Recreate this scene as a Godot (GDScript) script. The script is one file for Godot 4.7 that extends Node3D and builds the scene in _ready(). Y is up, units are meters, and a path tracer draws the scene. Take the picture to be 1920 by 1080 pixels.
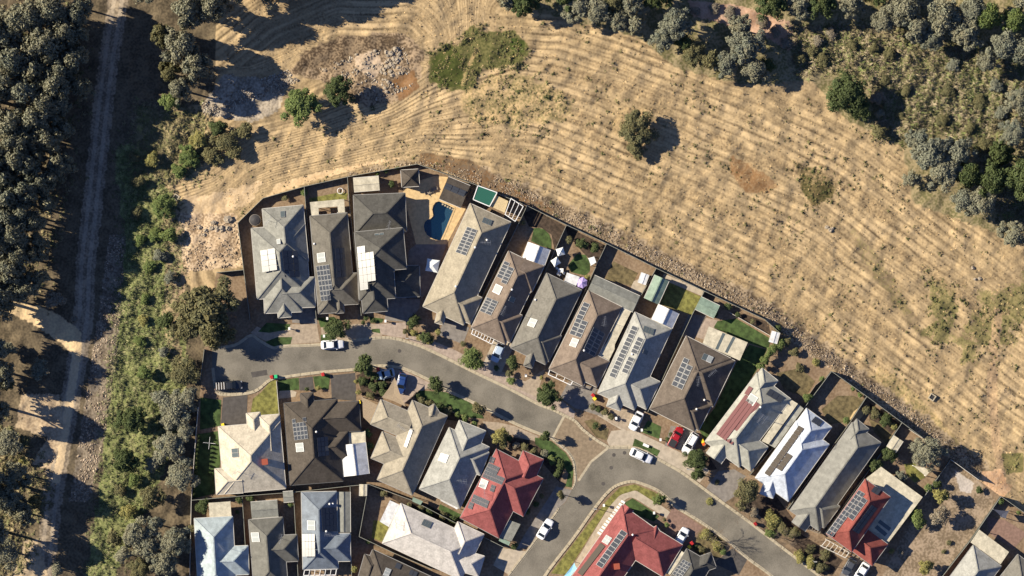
extends Node3D
# A suburban street end beside a mown dry paddock and a wooded creek, seen from straight above.
# Plan units: 9.6 plan units = 1 metre, x to the east, y to the south, origin at the plan's corner.
const S := 9.6
const CAM_H := 700.0
const SUN_EL := 31.0
var rng := RandomNumberGenerator.new()
var used := {}
var M := {}
var fence_line := PackedVector2Array([Vector2(447,418),Vector2(494,372),Vector2(571,350),Vector2(652,332),Vector2(783,308),Vector2(895,348),Vector2(988,386),Vector2(1062,422),Vector2(1137,457),Vector2(1230,503),Vector2(1320,546),Vector2(1433,599),Vector2(1462,625),Vector2(1558,696),Vector2(1624,743),Vector2(1690,792),Vector2(1728,820),Vector2(1781,861),Vector2(1833,899),Vector2(1875,930),Vector2(2100,1090)])
var top_line := PackedVector2Array([Vector2(200,345),Vector2(300,335),Vector2(390,325),Vector2(480,258),Vector2(560,240),Vector2(660,212),Vector2(790,172),Vector2(850,100),Vector2(905,25),Vector2(960,15),Vector2(1100,48),Vector2(1200,75),Vector2(1260,125),Vector2(1400,165),Vector2(1520,155),Vector2(1580,225),Vector2(1690,280),Vector2(1710,380),Vector2(1880,440),Vector2(2060,520)])
var row_line := PackedVector2Array([Vector2(200,345),Vector2(300,335),Vector2(390,320),Vector2(480,258),Vector2(600,225),Vector2(720,180),Vector2(830,90),Vector2(920,20),Vector2(1060,20),Vector2(1200,62),Vector2(1400,135),Vector2(1600,225),Vector2(1800,370),Vector2(2060,570)])
var estate := PackedVector2Array()
const CELL := 8.0
const CX0 := -120.0
const CY0 := -120.0
const CNX := 271
const CNY := 166
var df := PackedFloat32Array()
var dt := PackedFloat32Array()
var dr := PackedFloat32Array()
var inside := PackedFloat32Array()
var bumps := FastNoiseLite.new()

func _ready() -> void:
	rng.seed = 20240
	setup_camera_and_light()
	setup_plan()
	make_materials()
	make_ground()
	make_roads_and_yards()
	make_houses()
	make_outbuildings()
	make_fences()
	make_cars()
	make_trees()
	make_field_things()
	make_small_things()

func setup_camera_and_light() -> void:
	var cam := Camera3D.new()
	cam.name = "camera"
	cam.position = Vector3(0, CAM_H, 0)
	cam.rotation_degrees = Vector3(-90, 0, 0)
	cam.fov = rad_to_deg(2.0 * atan(56.25 / CAM_H))
	cam.near = 1.0
	cam.far = 4000.0
	add_child(cam)
	var sky_mat := ProceduralSkyMaterial.new()
	sky_mat.sky_top_color = Color(0.35, 0.47, 0.72)
	sky_mat.sky_horizon_color = Color(0.61, 0.69, 0.80)
	sky_mat.sky_curve = 0.16
	sky_mat.ground_bottom_color = Color(0.35, 0.30, 0.24)
	sky_mat.ground_horizon_color = Color(0.62, 0.64, 0.66)
	sky_mat.sun_angle_max = 2.0
	var sky := Sky.new()
	sky.sky_material = sky_mat
	var env := Environment.new()
	env.background_mode = Environment.BG_SKY
	env.sky = sky
	env.background_energy_multiplier = 0.40
	env.tonemap_mode = Environment.TONE_MAPPER_LINEAR
	env.tonemap_exposure = 2.0
	env.sdfgi_enabled = true
	env.ssao_enabled = true
	env.ssil_enabled = true
	var we := WorldEnvironment.new()
	we.name = "environment"
	we.environment = env
	add_child(we)
	var sun := DirectionalLight3D.new()
	sun.name = "sun"
	sun.light_energy = 1.6
	sun.light_color = Color(1.0, 0.955, 0.87)
	sun.light_angular_distance = 0.5
	sun.shadow_enabled = true
	var e := deg_to_rad(SUN_EL)
	var travel := Vector3(0.963 * cos(e), -sin(e), 0.27 * cos(e)).normalized()
	sun.basis = Basis.looking_at(travel, Vector3.UP)
	add_child(sun)

# ---------- plan helpers ----------
func W(px: float, py: float, h := 0.0) -> Vector3:
	var k := (CAM_H - h) / CAM_H
	return Vector3((px - 960.0) / S * k, h, (py - 540.0) / S * k)

func V2(a: Array) -> PackedVector2Array:
	var r := PackedVector2Array()
	for i in range(0, a.size(), 2):
		r.append(Vector2(a[i], a[i + 1]))
	return r

func numbered(called: String) -> String:
	if not used.has(called):
		used[called] = 0
		return called
	used[called] += 1
	return "%s_%03d" % [called, used[called]]

func thing(called: String, label: String, category: String, at: Vector3, group := "") -> Node3D:
	var o := Node3D.new()
	o.name = numbered(called)
	o.position = at
	tag(o, label, category, group)
	add_child(o)
	return o

func tag(o: Node, label: String, category: String, group := "") -> void:
	o.set_meta("label", label)
	o.set_meta("category", category)
	if group != "":
		o.set_meta("group", group)

func part(called: String, mesh: Mesh, mat: Material, parent: Node, xf := Transform3D()) -> MeshInstance3D:
	var o := MeshInstance3D.new()
	o.name = called
	o.mesh = mesh
	if mat:
		o.material_override = mat
	o.transform = xf
	parent.add_child(o, true)
	return o

func structure(called: String, mesh: Mesh, mat: Material) -> MeshInstance3D:
	var o := MeshInstance3D.new()
	o.name = numbered(called)
	o.mesh = mesh
	o.material_override = mat
	o.set_meta("kind", "structure")
	add_child(o)
	return o

func begin() -> SurfaceTool:
	var st := SurfaceTool.new()
	st.begin(Mesh.PRIMITIVE_TRIANGLES)
	return st

func tri(st: SurfaceTool, a: Vector3, b: Vector3, c: Vector3, n: Vector3, ua := Vector2(), ub := Vector2(), uc := Vector2()) -> void:
	if (b - a).cross(c - a).dot(n) > 0.0:
		var t := b; b = c; c = t
		var u := ub; ub = uc; uc = u
	st.set_normal(n); st.set_uv(ua); st.add_vertex(a)
	st.set_normal(n); st.set_uv(ub); st.add_vertex(b)
	st.set_normal(n); st.set_uv(uc); st.add_vertex(c)

func poly_face(st: SurfaceTool, p: Array, out_dir: Vector3, e: Vector3 = Vector3.ZERO) -> void:
	# flat polygon fan; u runs along e, v up the slope
	var n: Vector3 = (p[1] - p[0]).cross(p[2] - p[0])
	if n.length() < 1e-9 and p.size() > 3:
		n = (p[2] - p[0]).cross(p[3] - p[0])
	if n.length() < 1e-9:
		return
	n = n.normalized()
	if n.dot(out_dir) < 0:
		n = -n
	var ud: Vector3 = e if e != Vector3.ZERO else (p[1] - p[0]).normalized()
	ud = (ud - n * ud.dot(n)).normalized()
	var vd := n.cross(ud)
	for i in range(1, p.size() - 1):
		if (p[i] - p[0]).cross(p[i + 1] - p[0]).length() < 1e-7:
			continue
		tri(st, p[0], p[i], p[i + 1], n, Vector2(p[0].dot(ud), p[0].dot(vd)), Vector2(p[i].dot(ud), p[i].dot(vd)), Vector2(p[i + 1].dot(ud), p[i + 1].dot(vd)))

func add_box(st: SurfaceTool, c: Vector3, half: Vector3, b := Basis()) -> void:
	for ax in 3:
		for s in [-1.0, 1.0]:
			var n := Vector3.ZERO
			n[ax] = s
			var u := Vector3.ZERO
			u[(ax + 1) % 3] = half[(ax + 1) % 3]
			var v := Vector3.ZERO
			v[(ax + 2) % 3] = half[(ax + 2) % 3]
			var q: Vector3 = n * half[ax]
			poly_face(st, [c + b * (q - u - v), c + b * (q + u - v), c + b * (q + u + v), c + b * (q - u + v)], b * n)

func add_bar(st: SurfaceTool, a: Vector3, b: Vector3, w: float, h: float) -> void:
	var d := b - a
	var l := d.length()
	if l < 0.001:
		return
	var bs := Basis.looking_at(d / l, Vector3.UP if absf(d.y / l) < 0.98 else Vector3.RIGHT)
	add_box(st, (a + b) * 0.5, Vector3(w * 0.5, h * 0.5, l * 0.5), bs)

func add_tube(st: SurfaceTool, pts: Array, radii: Array, sides := 7) -> void:
	var rings := []
	for i in pts.size():
		var d: Vector3 = (pts[min(i + 1, pts.size() - 1)] - pts[max(i - 1, 0)]).normalized()
		var bs := Basis.looking_at(d, Vector3.UP if absf(d.y) < 0.95 else Vector3.RIGHT)
		var ring := []
		for k in sides:
			var a := TAU * k / sides
			ring.append(pts[i] + bs * Vector3(cos(a), sin(a), 0) * radii[i])
		rings.append(ring)
	for i in pts.size() - 1:
		for k in sides:
			var k2 := (k + 1) % sides
			var mid: Vector3 = (rings[i][k] + rings[i][k2] + rings[i + 1][k] + rings[i + 1][k2]) * 0.25
			poly_face(st, [rings[i][k], rings[i][k2], rings[i + 1][k2], rings[i + 1][k]], mid - (pts[i] + pts[i + 1]) * 0.5)
	for e in [0, pts.size() - 1]:
		poly_face(st, rings[e], (pts[e] - pts[1 if e == 0 else e - 1]))

func slab(st: SurfaceTool, top: PackedVector3Array, thick: float) -> void:
	var p2 := PackedVector2Array()
	for v in top:
		p2.append(Vector2(v.x, v.z))
	var ix := Geometry2D.triangulate_polygon(p2)
	for i in range(0, ix.size(), 3):
		var a := top[ix[i]]; var b := top[ix[i + 1]]; var c := top[ix[i + 2]]
		var n := (b - a).cross(c - a).normalized()
		if n.y < 0: n = -n
		tri(st, a, b, c, n, Vector2(a.x, a.z), Vector2(b.x, b.z), Vector2(c.x, c.z))
		if thick > 0.0:
			var dn := Vector3(0, thick, 0)
			tri(st, a - dn, b - dn, c - dn, -n, Vector2(a.x, a.z), Vector2(b.x, b.z), Vector2(c.x, c.z))
	if thick > 0.0:
		var ctr := Vector3.ZERO
		for v in top:
			ctr += v / top.size()
		for i in top.size():
			var a := top[i]; var b := top[(i + 1) % top.size()]
			var o := Vector3(b.z - a.z, 0, a.x - b.x)
			if Geometry2D.is_point_in_polygon(Vector2((a.x + b.x) * 0.5, (a.z + b.z) * 0.5) + Vector2(o.x, o.z).normalized() * 0.02, p2):
				o = -o
			poly_face(st, [a, b, b - Vector3(0, thick, 0), a - Vector3(0, thick, 0)], o)

func sheet(called: String, pts: Array, y: float, mat: Material) -> MeshInstance3D:
	var top := PackedVector3Array()
	for p in V2(pts):
		top.append(W(p.x, p.y, 0) + Vector3(0, y, 0))
	var st := begin()
	slab(st, top, 0.0)
	return structure(called, st.commit(), mat)

# ---------- plan fields ----------
func seg_dist(p: Vector2, line: PackedVector2Array) -> float:
	var best := 1e9
	for i in line.size() - 1:
		var a := line[i]
		var d := line[i + 1] - a
		var t := clampf((p - a).dot(d) / d.length_squared(), 0.0, 1.0)
		best = minf(best, (a + d * t).distance_squared_to(p))
	return sqrt(best)

func setup_plan() -> void:
	estate = fence_line.duplicate()
	estate.append_array(V2([2100,1300, 300,1300, 357,1080, 360,937, 373,763, 384,655, 407,511, 458,506]))
	var rub := V2([400,215, 470,165, 540,110, 640,68, 760,66, 800,110])
	df.resize(CNX * CNY); dt.resize(CNX * CNY); dr.resize(CNX * CNY); inside.resize(CNX * CNY)
	for j in CNY:
		for i in CNX:
			var p := Vector2(CX0 + i * CELL, CY0 + j * CELL)
			var k := j * CNX + i
			df[k] = seg_dist(p, fence_line)
			dt[k] = seg_dist(p, row_line)
			dr[k] = seg_dist(p, rub)
			inside[k] = 1.0 if Geometry2D.is_point_in_polygon(p, estate) else 0.0
	bumps.seed = 5
	bumps.frequency = 0.02
	bumps.fractal_octaves = 3

func samp(a: PackedFloat32Array, x: float, y: float) -> float:
	var fx := clampf((x - CX0) / CELL, 0.0, CNX - 1.001)
	var fy := clampf((y - CY0) / CELL, 0.0, CNY - 1.001)
	var i := int(fx); var j := int(fy)
	fx -= i; fy -= j
	var k := j * CNX + i
	return lerpf(lerpf(a[k], a[k + 1], fx), lerpf(a[k + CNX], a[k + CNX + 1], fx), fy)

func row_phase(x: float, y: float) -> float:
	var a := samp(df, x, y)
	var b := samp(dt, x, y)
	var f := 25.0 * a / (a + b + 0.001)
	if y < 130.0 and x < 940.0:
		var m := smoothstep(130.0, 70.0, y - maxf(0.0, 560.0 - x) * 0.5) * smoothstep(940.0, 820.0, x)
		f = lerpf(f, samp(dr, x, y) / 14.0, m)
	return f

func gy(x: float, y: float) -> float:
	if Geometry2D.is_point_in_polygon(Vector2(x, y), estate):
		return 0.0
	var d := samp(df, x, y)
	var e := smoothstep(0.0, 40.0, d)
	var drop := lerpf(0.25, 1.5, smoothstep(850.0, 1650.0, x)) * e
	if x < 700.0:
		drop *= smoothstep(430.0, 700.0, x)
	if x < 460.0:
		e *= smoothstep(0.0, 30.0, 384.0 - x) if y > 500.0 else 1.0
	return -drop + bumps.get_noise_2d(x, y) * 0.45 * e

# ---------- materials ----------
func grain(seed_: int, size: int, coarse: float, fine: float, lo: float, hi: float) -> ImageTexture:
	# tone texture: coarse patches and fine speckle around white
	var a := FastNoiseLite.new()
	a.seed = seed_; a.frequency = coarse; a.fractal_octaves = 4
	var b := FastNoiseLite.new()
	b.seed = seed_ + 7; b.frequency = fine; b.noise_type = FastNoiseLite.TYPE_VALUE
	var da := a.get_seamless_image(size, size).get_data()
	var db := b.get_seamless_image(size, size).get_data()
	var out := PackedByteArray()
	out.resize(size * size)
	for i in size * size:
		out[i] = int(clampf(lerpf(lo, hi, (da[i] * 0.6 + db[i] * 0.4) / 255.0), 0.0, 1.0) * 255.0)
	return ImageTexture.create_from_image(Image.create_from_data(size, size, false, Image.FORMAT_L8, out))

func lin(r: float, g: float, b: float) -> Color:
	return Color(r, g, b).linear_to_srgb()

func mat(c: Color, rough := 0.85, tex: Texture2D = null, metres := 8.0, world := true) -> StandardMaterial3D:
	var m := StandardMaterial3D.new()
	m.albedo_color = c
	m.roughness = rough
	m.metallic_specular = 0.4
	if tex:
		m.albedo_texture = tex
		m.uv1_scale = Vector3.ONE / metres
		if world:
			m.uv1_triplanar = true
			m.uv1_world_triplanar = true
	return m

func roof_mat(c: Color, kind: String) -> StandardMaterial3D:
	var m := StandardMaterial3D.new()
	m.albedo_color = c
	m.albedo_texture = M.tile_tone if kind == "tile" else M.metal_tone
	m.uv1_scale = Vector3(1.0 / 3.6, 1.0 / 3.6, 1)
	m.roughness = 0.75 if kind == "tile" else 0.5
	m.metallic_specular = 0.15 if kind == "tile" else 0.3
	m.detail_enabled = true
	m.detail_blend_mode = BaseMaterial3D.BLEND_MODE_MUL
	m.detail_albedo = M.weather
	m.detail_uv_layer = BaseMaterial3D.DETAIL_UV_2
	m.uv2_triplanar = true
	m.uv2_world_triplanar = true
	m.uv2_scale = Vector3.ONE / 11.0
	m.heightmap_enabled = true
	m.heightmap_texture = M.tile_height if kind == "tile" else M.rib_height
	m.heightmap_scale = 1.0 if kind == "tile" else 1.6
	return m

func make_materials() -> void:
	M.speckle = grain(3, 512, 0.012, 0.35, 0.74, 1.1)
	M.patchy = grain(11, 512, 0.006, 0.2, 0.45, 1.3)
	M.soft = grain(19, 256, 0.02, 0.4, 0.8, 1.1)
	# concrete roof tiles: 12 courses of 12 tiles over 3.6 m, each with its own tone
	var n := 240
	var tone := Image.create(n, n, false, Image.FORMAT_L8)
	var high := Image.create(n, n, false, Image.FORMAT_L8)
	var r := RandomNumberGenerator.new()
	r.seed = 77
	for j in 12:
		for i in 12:
			var t := r.randf_range(0.9, 1.0)
			tone.fill_rect(Rect2i(i * 20, j * 20, 20, 20), Color(t, t, t))
	for y in n:
		for x in n:
			var h := float(y % 20) / 20.0 * 0.75 + 0.25 * absf(sin(PI * (x % 20) / 20.0))
			high.set_pixel(x, y, Color(h, h, h))
			var q := tone.get_pixel(x, y).r + r.randf_range(-0.05, 0.03)
			tone.set_pixel(x, y, Color(q, q, q))
	M.tile_tone = ImageTexture.create_from_image(tone)
	M.tile_height = ImageTexture.create_from_image(high)
	var rib := Image.create(n, 8, false, Image.FORMAT_L8)
	for x in n:
		var ph := fposmod(x / 240.0 * 18.0, 1.0)
		var h := clampf((0.16 - absf(ph - 0.5)) * 12.0, 0.0, 1.0)
		for y in 8:
			rib.set_pixel(x, y, Color(h, h, h))
	M.rib_height = ImageTexture.create_from_image(rib)
	M.weather = grain(41, 512, 0.01, 0.12, 0.8, 1.1)
	M.road_tone = grain(43, 512, 0.006, 0.4, 0.66, 1.16)
	M.metal_tone = grain(31, 256, 0.01, 0.15, 0.82, 1.06)
	# ground surfaces
	M.asphalt = mat(lin(0.195, 0.175, 0.140), 0.9, M.road_tone, 26.0)
	M.asphalt_dark = mat(lin(0.088, 0.079, 0.072), 0.9, M.speckle, 7.0)
	M.kerb = mat(lin(0.42, 0.36, 0.255), 0.85, M.soft, 5.0)
	M.paver_tan = mat(lin(0.37, 0.295, 0.215), 0.88, M.speckle, 6.0)
	M.paver_pink = mat(lin(0.38, 0.30, 0.24), 0.88, M.speckle, 6.0)
	M.paver_red = mat(lin(0.24, 0.15, 0.115), 0.88, M.speckle, 5.0)
	M.threshold = mat(lin(0.25, 0.19, 0.125), 0.88, M.speckle, 6.0)
	M.concrete = mat(lin(0.42, 0.355, 0.27), 0.85, M.soft, 7.0)
	M.concrete_grey = mat(lin(0.23, 0.205, 0.18), 0.85, M.speckle, 7.0)
	M.sandstone = mat(lin(0.60, 0.43, 0.22), 0.85, M.soft, 5.0)
	M.lawn = mat(lin(0.065, 0.105, 0.03), 0.95, M.patchy, 5.0)
	M.lawn_dry = mat(lin(0.21, 0.20, 0.055), 0.95, M.patchy, 4.0)
	M.lawn_brown = mat(lin(0.16, 0.125, 0.06), 0.95, M.patchy, 4.0)
	M.dirt = mat(lin(0.22, 0.155, 0.095), 0.95, M.patchy, 6.0)
	M.mulch = mat(lin(0.075, 0.052, 0.036), 0.95, M.patchy, 3.0)
	# building surfaces
	M.render = mat(lin(0.55, 0.48, 0.38), 0.85, M.soft, 3.0)
	M.brick = mat(lin(0.30, 0.20, 0.14), 0.9, M.speckle, 2.0)
	M.gutter_white = mat(lin(0.52, 0.49, 0.43), 0.5)
	M.gutter_dark = mat(lin(0.10, 0.10, 0.10), 0.5)
	M.gutter_grey = mat(lin(0.30, 0.29, 0.27), 0.5)
	M.roof_grey = roof_mat(lin(0.275, 0.272, 0.242), "tile")
	M.roof_brown = roof_mat(lin(0.100, 0.085, 0.070), "tile")
	M.roof_char = roof_mat(lin(0.112, 0.108, 0.097), "tile")
	M.roof_tan = roof_mat(lin(0.365, 0.320, 0.240), "tile")
	M.roof_taupe = roof_mat(lin(0.350, 0.310, 0.240), "tile")
	M.roof_mink = roof_mat(lin(0.165, 0.152, 0.128), "tile")
	M.roof_pink = roof_mat(lin(0.235, 0.185, 0.146), "tile")
	M.roof_stone = roof_mat(lin(0.200, 0.188, 0.162), "tile")
	M.roof_pale = roof_mat(lin(0.375, 0.370, 0.335), "tile")
	M.roof_cocoa = roof_mat(lin(0.160, 0.131, 0.106), "tile")
	M.roof_cream = roof_mat(lin(0.60, 0.535, 0.42), "tile")
	M.roof_red = roof_mat(lin(0.310, 0.100, 0.095), "tile")
	M.roof_brick = roof_mat(lin(0.300, 0.092, 0.075), "tile")
	M.roof_mist = roof_mat(lin(0.394, 0.388, 0.331), "metal")
	M.roof_dove = roof_mat(lin(0.238, 0.233, 0.206), "metal")
	M.roof_sky = roof_mat(lin(0.60, 0.65, 0.72), "metal")
	M.roof_ice = roof_mat(lin(0.414, 0.480, 0.498), "metal")
	M.roof_blue = roof_mat(lin(0.199, 0.231, 0.269), "metal")
	M.roof_slate = roof_mat(lin(0.160, 0.155, 0.134), "metal")
	M.roof_white = roof_mat(lin(0.62, 0.58, 0.53), "tile")
	M.sheet_cream = roof_mat(lin(0.62, 0.56, 0.42), "metal")
	M.sheet_white = roof_mat(lin(0.75, 0.75, 0.74), "metal")
	M.sheet_green = roof_mat(lin(0.258, 0.344, 0.267), "metal")
	M.sheet_grey = roof_mat(lin(0.258, 0.258, 0.224), "metal")
	M.chimney = mat(lin(0.34, 0.08, 0.045), 0.85, M.speckle, 1.0)
	M.white = mat(lin(0.74, 0.73, 0.70), 0.5)
	M.cloth_green = mat(lin(0.018, 0.105, 0.075), 0.9, M.soft, 1.0)
	M.cloth_cream = mat(lin(0.55, 0.43, 0.24), 0.9, M.soft, 2.0)
	M.cloth_tan = mat(lin(0.34, 0.26, 0.17), 0.9, M.soft, 2.0)
	M.cloth_white = mat(lin(0.66, 0.68, 0.66), 0.9)
	M.cloth_lilac = mat(lin(0.42, 0.33, 0.62), 0.9)
	M.cloth_blue = mat(lin(0.055, 0.06, 0.085), 0.8)
	M.cloth_aqua = mat(lin(0.28, 0.55, 0.72), 0.8)
	M.dark_metal = mat(lin(0.03, 0.03, 0.032), 0.5)
	M.steel = mat(lin(0.45, 0.45, 0.44), 0.35)
	M.steel.metallic = 0.6
	M.timber = mat(lin(0.20, 0.13, 0.08), 0.85, M.speckle, 1.5)
	M.timber_grey = mat(lin(0.26, 0.22, 0.17), 0.9, M.speckle, 1.5)
	M.fence = mat(lin(0.055, 0.062, 0.058), 0.6)
	M.fence_cap = mat(lin(0.24, 0.24, 0.20), 0.55)
	M.glass = mat(lin(0.012, 0.016, 0.022), 0.06)
	M.glass.metallic_specular = 0.6
	M.pv = mat(lin(0.05, 0.055, 0.065), 0.1)
	M.pv_frame = mat(lin(0.34, 0.34, 0.33), 0.45)
	M.pv_dark_frame = mat(lin(0.05, 0.055, 0.07), 0.45)
	M.collector = mat(lin(0.32, 0.34, 0.33), 0.12)
	M.skylight = mat(lin(0.09, 0.11, 0.115), 0.15)
	M.matting = mat(lin(0.055, 0.043, 0.032), 0.7)
	M.matting_maroon = mat(lin(0.135, 0.05, 0.05), 0.7)
	M.rock = mat(lin(0.36, 0.30, 0.225), 0.92, M.speckle, 1.5)
	M.stone_small = mat(Color.WHITE, 0.92)
	M.stone_small.vertex_color_use_as_albedo = true
	M.blade = mat(Color.WHITE, 0.9)
	M.blade.backlight_enabled = true
	M.blade.backlight = lin(0.08, 0.065, 0.03)
	M.blade.vertex_color_use_as_albedo = true
	M.bark = mat(lin(0.21, 0.165, 0.12), 0.95, M.speckle, 1.0)

# ---------- the natural ground ----------
const IW := 1640
const IH := 1002
const IK := 0.75926   # image pixels per plan unit
var cr := PackedFloat32Array()
var cg := PackedFloat32Array()
var cb := PackedFloat32Array()
var na := PackedByteArray()
var nb := PackedByteArray()
var nc := PackedByteArray()

func noise_bytes(seed_: int, f: float, oct: int) -> PackedByteArray:
	var n := FastNoiseLite.new()
	n.seed = seed_
	n.frequency = f
	n.fractal_octaves = oct
	return n.get_image(IW, IH).get_data()

func paint(pts: Array, a: Color, b: Color, ragged: float, soft: float, cover := 1.0, mixing := 1.0) -> void:
	# lay patches of matter a / b inside a ragged outline (plan units)
	var p := V2(pts)
	var box := Rect2(p[0], Vector2.ZERO)
	for q in p:
		box = box.expand(q)
	box = box.grow(soft + 6.0)
	var x0 := clampi(int((box.position.x - CX0) * IK), 0, IW - 1)
	var x1 := clampi(int((box.end.x - CX0) * IK), 0, IW - 1)
	var y0 := clampi(int((box.position.y - CY0) * IK), 0, IH - 1)
	var y1 := clampi(int((box.end.y - CY0) * IK), 0, IH - 1)
	var w := x1 - x0 + 1
	var h := y1 - y0 + 1
	var mask := Image.create(w, h, false, Image.FORMAT_L8)
	for y in h:
		var py := (y + y0 + 0.5) / IK + CY0
		var xs := []
		for i in p.size():
			var u := p[i]
			var v := p[(i + 1) % p.size()]
			if (u.y <= py) != (v.y <= py):
				xs.append(u.x + (py - u.y) / (v.y - u.y) * (v.x - u.x))
		xs.sort()
		for i in range(0, xs.size() - 1, 2):
			var s := clampi(int((xs[i] - CX0) * IK) - x0, 0, w - 1)
			var e := clampi(int((xs[i + 1] - CX0) * IK) - x0, 0, w - 1)
			mask.fill_rect(Rect2i(s, y, e - s + 1, 1), Color.WHITE)
	var k := maxi(1, int(soft * IK * 0.5))
	mask.resize(maxi(2, w / k), maxi(2, h / k), Image.INTERPOLATE_BILINEAR)
	mask.resize(w, h, Image.INTERPOLATE_CUBIC)
	var md := mask.get_data()
	for y in h:
		var row := (y + y0) * IW + x0
		for x in w:
			var m := md[y * w + x]
			if m < 4:
				continue
			var i := row + x
			var n1 := nb[i] / 255.0 - 0.5
			var n2 := nc[i] / 255.0 - 0.5
			var t := clampf((m / 255.0 - 0.5 + n1 * ragged + n2 * ragged * 0.7) * 3.0 + 0.5, 0.0, 1.0) * cover
			if t <= 0.0:
				continue
			var q := clampf(0.5 + (n1 * 1.2 + n2 * 1.6) * mixing, 0.0, 1.0)
			cr[i] = lerpf(cr[i], lerpf(a.r, b.r, q), t)
			cg[i] = lerpf(cg[i], lerpf(a.g, b.g, q), t)
			cb[i] = lerpf(cb[i], lerpf(a.b, b.b, q), t)

func ribbon(line: Array, width: float) -> Array:
	var p := V2(line)
	var left := []
	var right := []
	for i in p.size():
		var d := (p[mini(i + 1, p.size() - 1)] - p[maxi(i - 1, 0)]).normalized()
		var n := Vector2(-d.y, d.x) * width * 0.5
		left.append(p[i] + n)
		right.push_front(p[i] - n)
	var out := []
	for q in left + right:
		out.append(q.x); out.append(q.y)
	return out

func bank(width: float) -> Array:
	# strip of ground outside the back fences
	var near := fence_line.slice(3, 19)
	var out := []
	for q in near:
		out.append_array([q.x, q.y])
	for i in range(near.size() - 1, -1, -1):
		var d := (near[mini(i + 1, near.size() - 1)] - near[maxi(i - 1, 0)]).normalized()
		var q := near[i] + Vector2(d.y, -d.x) * width * (0.25 if i < 2 else 1.0)
		out.append_array([q.x, q.y])
	return out

func circle(x: float, y: float, rx: float, ry: float, n := 14) -> Array:
	var out := []
	for i in n:
		out.append(x + cos(TAU * i / n) * rx)
		out.append(y + sin(TAU * i / n) * ry)
	return out

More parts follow.
